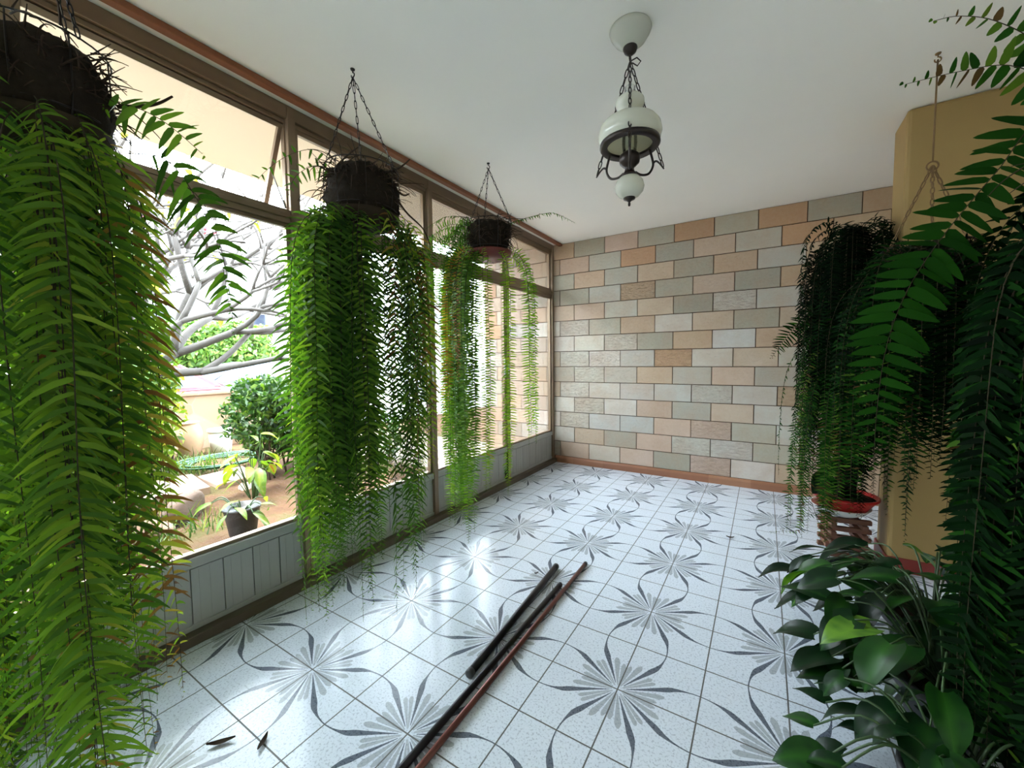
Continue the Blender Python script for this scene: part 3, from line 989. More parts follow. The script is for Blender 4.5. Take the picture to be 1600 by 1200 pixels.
# 5: right side, near the viewer; only its fronds reach into the picture
wide = dict(spacing=0.03, plen=0.075, pw=0.018, droop=0.3, spread=0.13)
fern_basket('big broad-leaved fern hanging nearest the viewer at the right edge', 'fern', (1.33, 0.10, 1.95), 0.18, 0.26, (1.33, 0.10, 2.40), 'fern_dark', 15, [
    dict(n=50, az=(0, 6.283), L=(1.1, 1.9), el=(-0.6, 0.1), g=(8, 12), tint=(0.05, 0.6), under=True, **wide),
    dict(n=56, az=(1.2, 3.8), L=(0.7, 1.9), el=(-0.4, 0.2), g=(7, 11), tint=(0.1, 0.6), under=True, **wide),
    dict(n=24, az=(0, 6.283), L=(1.0, 1.8), el=(-1.0, -0.2), g=(7, 10), under=True, tint=(0.0, 0.4), **wide),
    dict(n=12, az=(1.2, 2.6), L=(0.5, 0.9), el=(0.0, 0.5), g=(5, 8), tint=(0.3, 0.7), **wide),
], GRP, rope=True, chain_mat='rope', roots=40, extra=[
    ([(1.28, 0.24, 1.92), (1.20, 0.38, 2.10), (1.091, 0.314, 1.95), (0.961, 0.22, 1.763), (0.863, 0.146, 1.586), (0.809, 0.099, 1.408), (0.788, 0.072, 1.21), (0.783, 0.057, 1.03)], (-0.1, -0.95, 0.1), dict(spacing=0.036, plen=0.105, pw=0.032, droop=0.12, fwd=0.3, tint=0.68, bare=0.1, spread=0.04, gaps=0.0)),
    ([(1.27, 0.2, 1.94), (1.14, 0.24, 2.24), (1.033, 0.188, 2.325), (0.94, 0.131, 2.343), (0.872, 0.087, 2.328)], (-0.3, -0.85, -0.45), dict(spacing=0.034, plen=0.06, pw=0.034, droop=0.0, fwd=0.3, tint=0.86, bare=0.2, gaps=0.0, tipstart=0.4)),
    ([(1.27, 0.2, 1.93), (1.17, 0.26, 2.14), (1.067, 0.2, 2.20), (0.943, 0.121, 2.185), (0.805, 0.032, 2.148)], (-0.3, -0.85, -0.45), dict(spacing=0.034, plen=0.075, pw=0.036, droop=0.0, fwd=0.2, tint=0.86, bare=0.2, gaps=0.0, tipstart=0.4)),
])

# ------------------------------------------------------------------ ceiling lamp
LX, LY = -0.057, 0.328
lamp = thing('pendant_lamp', 'milk-glass oil-lamp style pendant hung on three dark chains from the ceiling', 'ceiling lamp', (LX, LY, 2.08))
MB().lathe([(0.001, 0), (0.088, 0), (0.092, -0.008), (0.088, -0.02), (0.07, -0.05), (0.04, -0.076), (0.022, -0.084), (0.001, -0.086)], (LX, LY, H), 40).build('ceiling_cup', M['milk'], lamp)
q = MB()
q.lathe([(0.001, -0.078), (0.03, -0.078), (0.032, -0.086), (0.026, -0.1), (0.012, -0.112), (0.001, -0.116)], (LX, LY, H), 24)
th = np.linspace(0, 2 * math.pi, 17)[:-1]
q.tube([(LX, LY + 0.012 * math.cos(t), H - 0.128 + 0.014 * math.sin(t)) for t in th], 0.003, 6, closed=True)
q.tube([(LX, LY, H - 0.14), (LX + 0.03, LY, H - 0.135), (LX + 0.045, LY + 0.01, H - 0.15), (LX + 0.03, LY + 0.01, H - 0.165), (LX + 0.01, LY, H - 0.15)], 0.003, 6)
q.build('ceiling_cap', M['lamp_iron'], lamp)
ARM = [math.radians(-74 + 120 * k) for k in range(3)]
for a in ARM:
    e = (LX + 0.176 * math.cos(a), LY + 0.176 * math.sin(a), 2.272)
    MB().chain((LX, LY, H - 0.14), e, 0.032, 0.0026, 0.013, sides=6).build('chain', M['lamp_iron'], lamp)
    P = [(0.03, 2.235), (0.06, 2.225), (0.10, 2.235), (0.122, 2.275), (0.112, 2.32), (0.103, 2.345)]
    q = MB()
    q.tube(smooth_path([(LX + r * math.cos(a), LY + r * math.sin(a), z) for r, z in P], 26), 0.0055, 8)
    P = [(0.121, 2.283), (0.137, 2.295), (0.156, 2.287), (0.18, 2.264)]
    q.tube(smooth_path([(LX + r * math.cos(a), LY + r * math.sin(a), z) for r, z in P], 14), np.linspace(0.0055, 0.003, 14), 8)
    q.build('arm', M['lamp_iron'], lamp)
sh = [(0.118, 0.0), (0.135, 0.02), (0.141, 0.045), (0.135, 0.075), (0.118, 0.097), (0.09, 0.115), (0.062, 0.127), (0.047, 0.136), (0.044, 0.144), (0.05, 0.154), (0.06, 0.168), (0.064, 0.182), (0.062, 0.196), (0.052, 0.207)]
sh = sh + [(r - 0.004, z) for r, z in reversed(sh)]
MB().lathe(sh, (LX, LY, 2.352), 48).build('lamp_shade', M['milk'], lamp)
MB().lathe([(0.1, 0), (0.126, -0.006), (0.134, 0.004), (0.132, 0.018), (0.122, 0.022), (0.1, 0.012), (0.1, 0)], (LX, LY, 2.343), 48).build('shade_ring', M['lamp_iron'], lamp)
ch = [(0.028, 2.30), (0.034, 2.36), (0.03, 2.45), (0.024, 2.56), (0.024, 2.605), (0.022, 2.605), (0.022, 2.56), (0.028, 2.45), (0.032, 2.36), (0.026, 2.30)]
MB().lathe(ch, (LX, LY, 0), 24).build('glass_chimney', M['glass'], lamp)
MB().lathe([(0.001, 2.21), (0.036, 2.212), (0.032, 2.222), (0.022, 2.235), (0.019, 2.25), (0.03, 2.258), (0.044, 2.272), (0.047, 2.29), (0.044, 2.305), (0.036, 2.312), (0.03, 2.318), (0.001, 2.318)], (LX, LY, 0), 32).build('burner', M['lamp_iron'], lamp)
MB().lathe([(0.001, 2.112), (0.02, 2.113), (0.045, 2.125), (0.062, 2.145), (0.066, 2.165), (0.06, 2.188), (0.044, 2.206), (0.03, 2.212), (0.001, 2.213)], (LX, LY, 0), 36).build('oil_bowl', M['milk'], lamp)
MB().lathe([(0.001, 2.078), (0.005, 2.08), (0.006, 2.09), (0.004, 2.096), (0.012, 2.104), (0.026, 2.11), (0.027, 2.118), (0.001, 2.12)], (LX, LY, 0), 20).build('finial', M['lamp_iron'], lamp)

# ------------------------------------------------------------------ poles on the floor
def pole(p0, p1, r, mat, label):
    p0, p1 = np.array(p0), np.array(p1)
    d = unit(p1 - p0)
    q = MB()
    n = 12
    q.tube([p0, p0 + d * 0.004, p1 - d * 0.004, p1], [r * 0.8, r, r, r * 0.8], 20)
    root = q.build('steel_pole', mat)
    for p, s in ((p0, -1), (p1, 1)):
        MB().tube([p - d * s * 0.02, p + d * s * 0.003, p + d * s * 0.006], [r * 1.12, r * 1.12, r * 0.8], 16).build('end_cap', M['black_plastic'], root)
    return tag(root, label, 'pole', 'poles lying on the floor')


pole((-0.566, -0.275, 0.019), (-0.640, 0.742, 0.019), 0.0175, M['pole_black'], 'short thick black pole lying on the tiles, first from the window')
pole((-0.508, -0.90, 0.015), (-0.528, 0.565, 0.015), 0.014, M['pole_black'], 'long black pole lying between the short thick one and the reddish one')
pole((-0.458, -0.92, 0.013), (-0.492, 0.885, 0.013), 0.012, M['pole_red'], 'long thin reddish-brown pole lying on the tiles, farthest from the window')

# ------------------------------------------------------------------ slat stand with red pot
SX, SY = 0.985, 1.975
st = thing('plant_stand', 'brown crossed-stick wooden plant stand in front of the stone wall', 'plant stand', (SX, SY, 0))
rz = Matrix.Rotation(math.radians(8), 3, 'Z')
lay = 9
for k in range(lay):
    for s in (-1, 1):
        q = MB()
        z0 = k * 0.0305
        if k % 2 == 0:
            q.box((SX - 0.125, SY + s * 0.085 - 0.016, z0), (SX + 0.125, SY + s * 0.085 + 0.016, z0 + 0.03), 0, rz, (SX, SY, z0))
        else:
            q.box((SX + s * 0.085 - 0.016, SY - 0.125, z0), (SX + s * 0.085 + 0.016, SY + 0.125, z0 + 0.03), 0, rz, (SX, SY, z0))
        q.build('stick', M['dark_wood'], st, smooth=False, bevel=0.003)
zt = lay * 0.0305
tag(MB().lathe([(0.001, 0), (0.1, 0), (0.14, 0.02), (0.168, 0.055), (0.171, 0.058), (0.163, 0.058), (0.135, 0.026), (0.098, 0.008), (0.001, 0.008)], (SX - 0.02, SY + 0.02, zt), 48).build('saucer', M['white_plastic']), 'wide white plastic saucer on top of the wooden stick stand', 'saucer')
PX, PY, PZ = SX, SY + 0.01, zt + 0.009
pot = thing('potted_fern', 'tall dark fern on a fibre pole in a red plastic pot on the stick stand', 'potted fern', (PX, PY, PZ))
MB().lathe([(0.001, 0), (0.09, 0), (0.105, 0.01), (0.178, 0.115), (0.19, 0.117), (0.19, 0.132), (0.178, 0.132), (0.17, 0.11), (0.001, 0.108)], (PX, PY, PZ), 40).build('pot', M['red_pot'], pot)
MB().lathe([(0.17, 0.111), (0.08, 0.116), (0.001, 0.12)], (PX, PY, PZ), 24).build('soil', M['soil'], pot.children[0])
rng = np.random.default_rng(16)
tk = MB()
zz = np.linspace(PZ + 0.12, 2.22, 40)
tk.tube(np.stack([PX + 0.012 * np.sin(zz * 5), PY + 0.012 * np.cos(zz * 4), zz], 1), 0.062 + 0.012 * np.sin(zz * 23) + rng.normal(0, 0.005, 40), 18)
tk.build('fibre_pole', M['moss'], pot)
q = MB()
for k in range(96):
    a = rng.uniform(0, 6.283)
    P = frond_curve((PX + 0.05 * math.cos(a), PY + 0.05 * math.sin(a), rng.uniform(1.95, 2.24)), a, rng.uniform(0.5, 1.4), rng.uniform(0.8, 1.85), rng.uniform(10, 16), rng, 0.025, 0.2, zmin=0.35)
    frond(q, P, (math.cos(a), math.sin(a), 0.1), rng, tint=rng.uniform(0, 0.35), spacing=0.022, plen=0.06 * rng.uniform(0.8, 1.1), pw=0.012, droop=0.3, spread=0.1)
for k in range(22):
    a = rng.uniform(2.6, 4.6)
    P = frond_curve((PX + 0.06 * math.cos(a), PY + 0.06 * math.sin(a), rng.uniform(1.2, 1.9)), a, rng.uniform(-0.2, 0.6), rng.uniform(0.7, 1.5), rng.uniform(7, 10), rng, 0.025, 0.2, zmin=0.12)
    frond(q, P, (math.cos(a), math.sin(a), 0.1), rng, tint=rng.uniform(0.4, 0.95), spacing=0.02, plen=0.05, pw=0.009, droop=0.15, spread=0.08)
for k in range(16):
    a = rng.uniform(3.1, 4.9)
    P = frond_curve((PX + 0.06 * math.cos(a), PY + 0.06 * math.sin(a), rng.uniform(1.0, 1.5)), a, rng.uniform(0.2, 0.8), rng.uniform(0.9, 1.4), rng.uniform(6, 9), rng, 0.025, 0.2, zmin=0.14)
    frond(q, P, (math.cos(a), math.sin(a), 0.1), rng, tint=rng.uniform(0.6, 0.95), spacing=0.02, plen=0.05, pw=0.009, droop=0.15, spread=0.08)
for k in range(26):
    a = rng.uniform(0, 6.283)
    P = frond_curve((PX + 0.06 * math.cos(a), PY + 0.06 * math.sin(a), rng.uniform(1.0, 1.9)), a, rng.uniform(-0.2, 0.6), rng.uniform(0.5, 1.3), rng.uniform(8, 12), rng, 0.025, 0.2, zmin=0.3)
    frond(q, P, (math.cos(a), math.sin(a), 0.1), rng, tint=rng.uniform(0.0, 0.4), spacing=0.022, plen=0.055, pw=0.011, droop=0.3, spread=0.1)
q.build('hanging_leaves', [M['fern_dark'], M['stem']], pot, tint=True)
for pts, kw in (([(0.93, 1.95, 1.80), (0.85, 2.02, 1.81), (0.77, 2.02, 1.715), (0.644, 1.956, 1.547), (0.531, 1.872, 1.365)], dict(spacing=0.02, plen=0.075, pw=0.013, droop=0.15, tint=0.62, bare=0.05)),
                ([(0.93, 1.95, 2.02), (0.85, 2.04, 2.065), (0.692, 2.022, 2.043)], dict(spacing=0.022, plen=0.045, pw=0.012, droop=0.3, tint=0.3, bare=0.05))):
    q = MB()
    frond(q, smooth_path(pts, 40), (0.3, -0.8, 0.5), rng, **kw)
    q.build('frond', [M['fern_dark'], M['stem']], pot, tint=True)


def broad(mb, base, tip_dir, up, L, Wd, droop, rng, tint, shape='heart', fold=0.25):
    """one broad leaf, 9 x 5 grid, folded on its midrib and bending down to its tip"""
    d = unit(tip_dir)
    s = unit(np.cross(d, up))
    n = np.cross(s, d)
    nt, nw = 10, 5
    V = []
    pos = np.array(base, float)
    dd = d.copy()
    step = L / (nt - 1)
    for i in range(nt):
        t = i / (nt - 1)
        if shape == 'heart':
            w = Wd * 0.5 * (math.sin(math.pi * min(1, (t + 0.10) / 1.10) ** 0.72)) ** 0.9 if t < 1 else 0.0
        else:
            w = Wd * 0.5 * math.sin(math.pi * (0.03 + 0.97 * t) ** 0.85) ** 0.85 if t < 1 else 0.0
        nn = np.cross(s, dd)
        for j in range(nw):
            x = (j / (nw - 1)) * 2 - 1
            back = -0.10 * L * (1 - t) * abs(x) ** 1.5 if (shape == 'heart' and t < 0.25) else 0
            V.append(pos + s * (x * w) + nn * (abs(x) * w * fold + 0.012 * L * math.sin(9 * t + 3 * x)) + dd * back)
        dd = unit(dd + np.array([0, 0, -droop * step / L * 1.6]))
        pos = pos + dd * step
    idx = np.arange(nt * nw).reshape(nt, nw)
    F = np.stack([idx[:-1, :-1], idx[:-1, 1:], idx[1:, 1:], idx[1:, :-1]], -1).reshape(-1, 4)
    tt = np.clip(tint + rng.normal(0, 0.04, nt * nw), 0, 1)
    tt.reshape(nt, nw)[:, nw // 2] = min(1, tint + 0.22)
    mb.add(V, F, 0, tt)


def broad_plant(root, c, z0, n, rad, hmin, hmax, L, rng, mat, shape='heart', az=(0, 6.283), tint=(0.1, 0.8), wl=0.6, extra=()):
    lf, sm = MB(), MB()
    items = []
    for k in range(n):
        a = rng.uniform(*az)
        r = rad * math.sqrt(rng.uniform(0.08, 1.0))
        h = rng.uniform(hmin, hmax) * (1 - 0.45 * (r / rad) ** 2)
        items.append((np.array([c[0] + r * math.cos(a), c[1] + r * math.sin(a), z0 + h]), a, rng.uniform(*L), rng.uniform(*tint)))
    for p, a, l, t in extra:
        items.append((np.array(p), a, l, t))
    for p, a, l, t in items:
        b0 = np.array([c[0] + 0.03 * math.cos(a), c[1] + 0.03 * math.sin(a), z0])
        mid = (b0 * 0.45 + p * 0.55) + np.array([0, 0, 0.35 * np.linalg.norm((p - b0)[:2])])
        P = smooth_path([b0, mid, p], 10)
        sm.tube(P, np.linspace(0.005, 0.003, 10), 5)
        a2 = a + rng.normal(0, 0.5)
        el = rng.uniform(-0.55, 0.25)
        d = (math.cos(a2) * math.cos(el), math.sin(a2) * math.cos(el), math.sin(el))
        up = unit(np.array([rng.normal(0, 0.25), rng.normal(0, 0.25), 1.0]))
        broad(lf, p, d, up, l, l * wl * rng.uniform(0.85, 1.1), rng.uniform(0.3, 0.9), rng, t, shape)
    sm.build('stems', M['green_stem'], root)
    lf.build('leaves', M[mat], root, tint=True)


q = MB()
broad(q, (0.90, 1.90, zt + 0.26), (-0.6, -0.35, -0.25), (-0.3, -0.8, 0.6), 0.17, 0.16, 0.5, np.random.default_rng(5), 0.25, 'heart', 0.15)
q.tube(smooth_path([(0.97, 1.95, zt + 0.13), (0.93, 1.92, zt + 0.22), (0.90, 1.90, zt + 0.26)], 8), 0.004, 5, 1)
q.build('round_leaf', [M['broad'], M['green_stem']], pot, tint=True)


def clay_pot(root, c, r, h, mat):
    MB().lathe([(0.001, 0), (r * 0.7, 0), (r * 0.95, h * 0.82), (r * 1.06, h * 0.83), (r * 1.08, h), (r * 0.95, h), (r * 0.9, h * 0.9), (0.001, h * 0.88)], (c[0], c[1], 0.001), 36).build('pot', mat, root)
    MB().lathe([(r * 0.9, h * 0.885), (r * 0.5, h * 0.92), (0.001, h * 0.93)], (c[0], c[1], 0.001), 20).build('soil', M['soil'], root.children[0])


for c, r, h, n, rad, hh, L, shape, wl, seed, lab, mt, ex in (
    ((1.14, 0.84), 0.16, 0.22, 74, 0.44, (-0.04, 0.32), (0.15, 0.24), 'oval', 0.48, 21, 'leafy green plant on the floor tiles below the fern by the column', 'black_plastic',
     [((0.72, 0.98, 0.34), 2.6, 0.19, 0.3), ((0.70, 0.86, 0.30), 3.3, 0.2, 0.9), ((0.73, 0.80, 0.24), 3.6, 0.22, 0.1), ((0.88, 1.14, 0.30), 2.3, 0.22, 0.25), ((0.98, 1.16, 0.30), 1.9, 0.22, 0.35), ((1.12, 1.20, 0.40), 1.3, 0.19, 0.9), ((0.78, 0.95, 0.30), 2.9, 0.15, 0.85), ((0.68, 1.02, 0.22), 3.0, 0.22, 0.05)]),
    ((1.08, 0.42), 0.15, 0.2, 62, 0.42, (-0.02, 0.40), (0.13, 0.21), 'heart', 0.62, 22, 'heart-leaved plant on the floor under the big fern at the right edge', 'black_plastic',
     [((0.80, 0.52, 0.36), 3.2, 0.19, 0.55), ((0.86, 0.40, 0.34), 3.6, 0.2, 0.95), ((0.94, 0.30, 0.36), 4.2, 0.21, 0.6), ((0.74, 0.36, 0.2), 3.4, 0.18, 0.15)]),
    ((0.98, -0.02), 0.12, 0.17, 44, 0.34, (-0.03, 0.2), (0.09, 0.15), 'heart', 0.7, 23, 'low small-leaved plant on the floor in the near right corner', 'black_plastic',
     [((0.70, 0.14, 0.16), 2.8, 0.12, 0.3), ((0.66, 0.06, 0.12), 3.1, 0.12, 0.6), ((0.72, -0.05, 0.14), 3.3, 0.12, 0.2)]),
):
    rt_ = thing('potted_plant', lab, 'potted plant', (c[0], c[1], 0.001))
    clay_pot(rt_, c, r, h, M[mt])
    broad_plant(rt_, c, h * 0.9, n, rad, hh[0], hh[1], L, np.random.default_rng(seed), 'broad', shape, tint=(0.0, 0.75), wl=wl, extra=ex)

# ------------------------------------------------------------------ bits fallen on the floor
def dry_leaf(x, y, a, L, w, lab, mat='twig'):
    q = MB()
    V, F = [], []
    n = 7
    for i in range(n):
        t = i / (n - 1)
        ww = w * math.sin(math.pi * (0.04 + 0.94 * t))
        for s in (-1, 0, 1):
            V.append((x + math.cos(a) * L * (t - 0.5) - math.sin(a) * ww * s, y + math.sin(a) * L * (t - 0.5) + math.cos(a) * ww * s, 0.003 + 0.006 * abs(s) + 0.008 * (t - 0.5) ** 2 * 4))
    for i in range(n - 1):
        for s in range(2):
            F.append([i * 3 + s, i * 3 + s + 1, i * 3 + s + 4, i * 3 + s + 3])
    q.add(V, F)
    return tag(q.build('dry_leaf', M[mat]), lab, 'dry leaf', 'dry bits fallen on the floor')


dry_leaf(0.30, 1.83, 0.2, 0.055, 0.008, 'tiny dark dry leaf on the tiles before the plant stand')
dry_leaf(-0.72, 0.62, 1.0, 0.03, 0.005, 'tiny dark dry bit on the tiles beside the short thick pole tip')
dry_leaf(-1.15, -0.98, 0.9, 0.09, 0.012, 'curled dry leaf on the tiles under the nearest basket')
dry_leaf(-1.02, -0.9, 2.2, 0.07, 0.010, 'small dry leaf on the tiles towards the short thick pole')

# ------------------------------------------------------------------ the garden
GZ = 0.1
gv = [(-2.04, -8, GZ), (-2.04, 14, GZ), (-6.6, 14, GZ), (-6.6, -8, GZ)]
gx = np.linspace(-2.0, -6.65, 40)
gy = np.linspace(-6, 14, 90)
rg = np.random.default_rng(3)
V = []
for x in gx:
    for y in gy:
        V.append((x, y, GZ + 0.02 * math.sin(3 * x + y) * math.sin(2.3 * y) + rg.normal(0, 0.006)))
idx = np.arange(len(gx) * len(gy)).reshape(len(gx), len(gy))
F = np.stack([idx[:-1, :-1], idx[:-1, 1:], idx[1:, 1:], idx[1:, :-1]], -1).reshape(-1, 4)
struct(MB().add(V, F).build('ground_garden', M['ground']), 'bare brown garden soil outside the windows')
struct(MB().box((-60, -40, -0.1), (-6.6, 60, -0.02)).build('street', M['asphalt'], smooth=False), 'pale street beyond the garden wall')
struct(MB().box((-6.0, 1.75, 0.0), (-2.05, 3.2, GZ + 0.06)).build('path_terrace', M['terrace'], smooth=False, bevel=0.01), 'beige tiled path along the stone wall outside')

wl = MB()
wl.box((-6.75, -4, 0), (-6.6, 2.4, 0.9))
wl.box((-6.79, -4, 0.9), (-6.56, 2.4, 0.95))
struct(wl.build('wall_garden', M['crazy'], smooth=False, bevel=0.01), 'low tan stone wall at the garden edge')
wl = MB()
wl.box((-6.2, 1.9, 0), (-6.05, 8, 1.0))
wl.box((-6.25, 1.85, 0), (-6.0, 2.1, 1.3))
struct(wl.build('wall_gate', M['white_wall'], smooth=False, bevel=0.01), 'white low wall at the end of the path')


def rock(c, sx, sy, sz, seed, mat, label, cat='rock'):
    r = random.Random(seed)
    bm = bmesh.new()
    bmesh.ops.create_icosphere(bm, subdivisions=3, radius=1)
    pl_ = [(Vector((r.uniform(-1, 1), r.uniform(-1, 1), r.uniform(-0.3, 1))).normalized(), r.uniform(0.6, 0.9)) for _ in range(9)]
    for v in bm.verts:
        for n, d in pl_:
            k = v.co.dot(n)
            if k > d:
                v.co -= n * (k - d) * 0.85
        v.co *= 1 + 0.04 * math.sin(7 * v.co.x + 3 * v.co.y)
        v.co.x *= sx
        v.co.y *= sy
        v.co.z *= sz
    a = r.uniform(0, 3)
    bmesh.ops.rotate(bm, verts=bm.verts, cent=(0, 0, 0), matrix=Matrix.Rotation(a, 3, 'Z'))
    bmesh.ops.translate(bm, verts=bm.verts, vec=(c[0], c[1], GZ + sz * 0.62))
    me = bpy.data.meshes.new('rock')
    bm.to_mesh(me)
    bm.free()
    me.materials.append(mat)
    for p in me.polygons:
        p.use_smooth = True
    o = bpy.data.objects.new('rock', me)
    COL.objects.link(o)
    return tag(o, label, cat, 'rocks in the garden bed')


rock((-3.62, -0.24), 0.26, 0.15, 0.13, 2, M['rock'], 'large brown rock on the soil behind the black nursery pot')
rock((-3.32, -0.53), 0.15, 0.11, 0.09, 5, M['rock_tan'], 'smaller tan rock on the soil between the large rock and the windows')
rock((-3.25, -0.66), 0.10, 0.09, 0.06, 8, M['rock'], 'smallest reddish-brown rock beside the tan rock')
rock((-3.9, 0.38), 0.12, 0.08, 0.05, 9, M['slab'], 'pale flat stone by the foot of the hedge')


def slab(pts, z, label):
    q = MB()
    n = len(pts)
    q.add([(x, y, GZ - 0.02) for x, y in pts] + [(x, y, z) for x, y in pts], [list(range(n, 2 * n)), list(range(n))[::-1]] + [[i, (i + 1) % n, n + (i + 1) % n, n + i] for i in range(n)])
    tag(q.build('stepping_stone', M['slab'], smooth=False, bevel=0.008), label, 'stepping stone', 'stepping stones in the garden')


slab([(-4.1, -0.55), (-4.05, 0.12), (-4.75, 0.22), (-4.95, -0.5)], GZ + 0.08, 'larger pale stepping stone on the soil behind the large rock')
slab([(-4.15, 0.22), (-4.2, 0.62), (-4.75, 0.72), (-4.7, 0.25)], GZ + 0.05, 'smaller pale stepping stone near the yellow-green shrub')
slab([(-3.0, -1.25), (-2.7, -0.95), (-3.1, -0.8), (-3.4, -1.1)], GZ + 0.05, 'pale stepping stone close to the window ledge behind the nearest fern')

npot = thing('nursery_plant', 'small plant in a black nursery pot on the soil against the window ledge', 'potted plant', (-2.72, -0.19, GZ + 0.03))
MB().lathe([(0.001, 0), (0.085, 0), (0.115, 0.19), (0.122, 0.19), (0.122, 0.205), (0.108, 0.205), (0.1, 0.17), (0.001, 0.165)], (-2.72, -0.19, GZ + 0.03), 32).build('pot', M['black_plastic'], npot)
broad_plant(npot, (-2.72, -0.19), GZ + 0.2, 9, 0.22, 0.0, 0.16, (0.12, 0.2), np.random.default_rng(31), 'bush', 'oval', tint=(0.1, 0.7), wl=0.3)

shrub = thing('garden_shrub', 'small yellow-green leafy shrub on the soil in front of the hedge', 'shrub', (-3.55, 0.27, GZ))
broad_plant(shrub, (-3.55, 0.27), GZ + 0.0, 26, 0.2, 0.3, 0.72, (0.14, 0.22), np.random.default_rng(32), 'bush', 'oval', tint=(0.3, 0.9), wl=0.4)


def leaf_cloud(mb, P, size, rng, tint=(0, 1), up=0.4):
    """many small folded leaves at the points P"""
    n = len(P)
    d = unit(rng.normal(0, 1, (n, 3)) + np.array([0, 0, -0.2]))
    nrm = unit(rng.normal(0, 1, (n, 3)) + np.array([0, 0, up]))
    s = unit(np.cross(d, nrm))
    nn = np.cross(s, d)
    L = size * rng.uniform(0.7, 1.3, n)[:, None]
    V = np.stack([P, P + d * L * 0.45 + s * L * 0.22 + nn * L * 0.06, P + d * L, P + d * L * 0.45 - s * L * 0.22 + nn * L * 0.06], 1)
    b = np.arange(n)[:, None] * 4
    F = np.concatenate([b + np.array([[0, 1, 2, 3]])], 0)
    mb.add(V.reshape(-1, 3), F, 0, np.repeat(rng.uniform(*tint, n), 4))


def blob_pts(c, r, n, rng, shell=0.55):
    d = unit(rng.normal(0, 1, (n, 3)))
    k = (shell + (1 - shell) * rng.random(n) ** 0.6)
    bump = 1 + 0.12 * np.sin(d[:, 0] * 9 + c[0]) * np.sin(d[:, 1] * 8) + 0.1 * np.sin(d[:, 2] * 11)
    P = np.array(c) + d * np.array(r) * (k * bump)[:, None]
    P[:, 2] = np.maximum(P[:, 2], GZ + 0.02)
    return P


def bush(name, label, cat, base, blobs, n, size, mat, seed, tint=(0, 1), stems=8, stem_h=0.5):
    rng = np.random.default_rng(seed)
    root = thing(name, label, cat, (base[0], base[1], GZ))
    q = MB()
    for c, r in blobs:
        leaf_cloud(q, blob_pts(c, r, int(n * r[0] * r[1] * 4 + n * 0.15), rng), size, rng, tint)
    q.build('foliage', M[mat], root, tint=True)
    q = MB()
    for k in range(stems):
        c, r = blobs[k % len(blobs)]
        b0 = np.array([c[0] + rng.uniform(-.5, .5) * r[0], c[1] + rng.uniform(-.5, .5) * r[1], GZ - 0.02])
        t = np.array(c) + rng.uniform(-0.5, 0.5, 3) * np.array(r)
        q.tube(smooth_path([b0, (b0 + t) / 2 + rng.normal(0, 0.04, 3), t], 8), np.linspace(0.014, 0.004, 8), 5)
    q.build('stems', M['twig'], root)
    return root


bush('hedge', 'clipped green hedge across the garden behind the middle window basket', 'hedge', (-4.2, 1.0), [((-4.3, 0.75, 0.78), (0.5, 0.32, 0.46)), ((-4.35, 1.2, 0.74), (0.55, 0.4, 0.5)), ((-4.4, 1.65, 0.72), (0.5, 0.4, 0.5)), ((-4.15, 0.72, 1.0), (0.42, 0.25, 0.22))], 3600, 0.07, 'hedge', 41, (0.0, 0.8), 26)
bush('garden_bush', 'loose yellow-green bush with red tips beside the tan garden wall', 'bush', (-5.2, -0.2), [((-5.3, 0.0, 1.15), (0.36, 0.34, 0.36)), ((-5.2, -0.45, 0.85), (0.6, 0.5, 0.6)), ((-4.9, -0.25, 0.6), (0.4, 0.35, 0.4)), ((-5.4, 0.1, 0.75), (0.3, 0.28, 0.45))], 1500, 0.09, 'bush', 42, (0.2, 1.0), 20)
bush('garden_bush', 'dark green low bush behind the nearest hanging fern', 'bush', (-3.7, -1.5), [((-3.7, -1.5, 0.75), (0.6, 0.6, 0.6)), ((-3.4, -1.1, 0.45), (0.4, 0.4, 0.35)), ((-3.9, -1.0, 0.6), (0.45, 0.4, 0.5))], 1300, 0.1, 'hedge', 43, (0.0, 0.7), 16)
bush('garden_bush', 'small dark bush beside the beige path near the stone wall', 'bush', (-3.4, 2.05), [((-3.5, 1.75, 0.45), (0.28, 0.25, 0.35))], 2600, 0.06, 'hedge', 44, (0.0, 0.6), 8)
bush('ivy_hedge', 'ivy-covered bank across the street under the white house', 'ivy', (-16.5, 5.6), [((-16.6, 4.6, 1.5), (0.9, 1.6, 1.5)), ((-16.6, 6.0, 1.5), (0.9, 1.4, 1.5)), ((-16.6, 3.0, 1.2), (0.9, 1.3, 1.3))], 1000, 0.24, 'ivy', 45, (0.2, 1.0), 12)
bush('street_tree', 'bright leafy tree crown across the street above the cars', 'tree', (-14.0, 1.5), [((-14.0, 1.2, 2.6), (1.3, 1.4, 1.2)), ((-14.2, -0.6, 3.2), (1.4, 1.3, 1.4)), ((-14, -2.4, 2.4), (1.4, 1.5, 1.6))], 320, 0.22, 'banana', 46, (0.2, 1.0), 16)

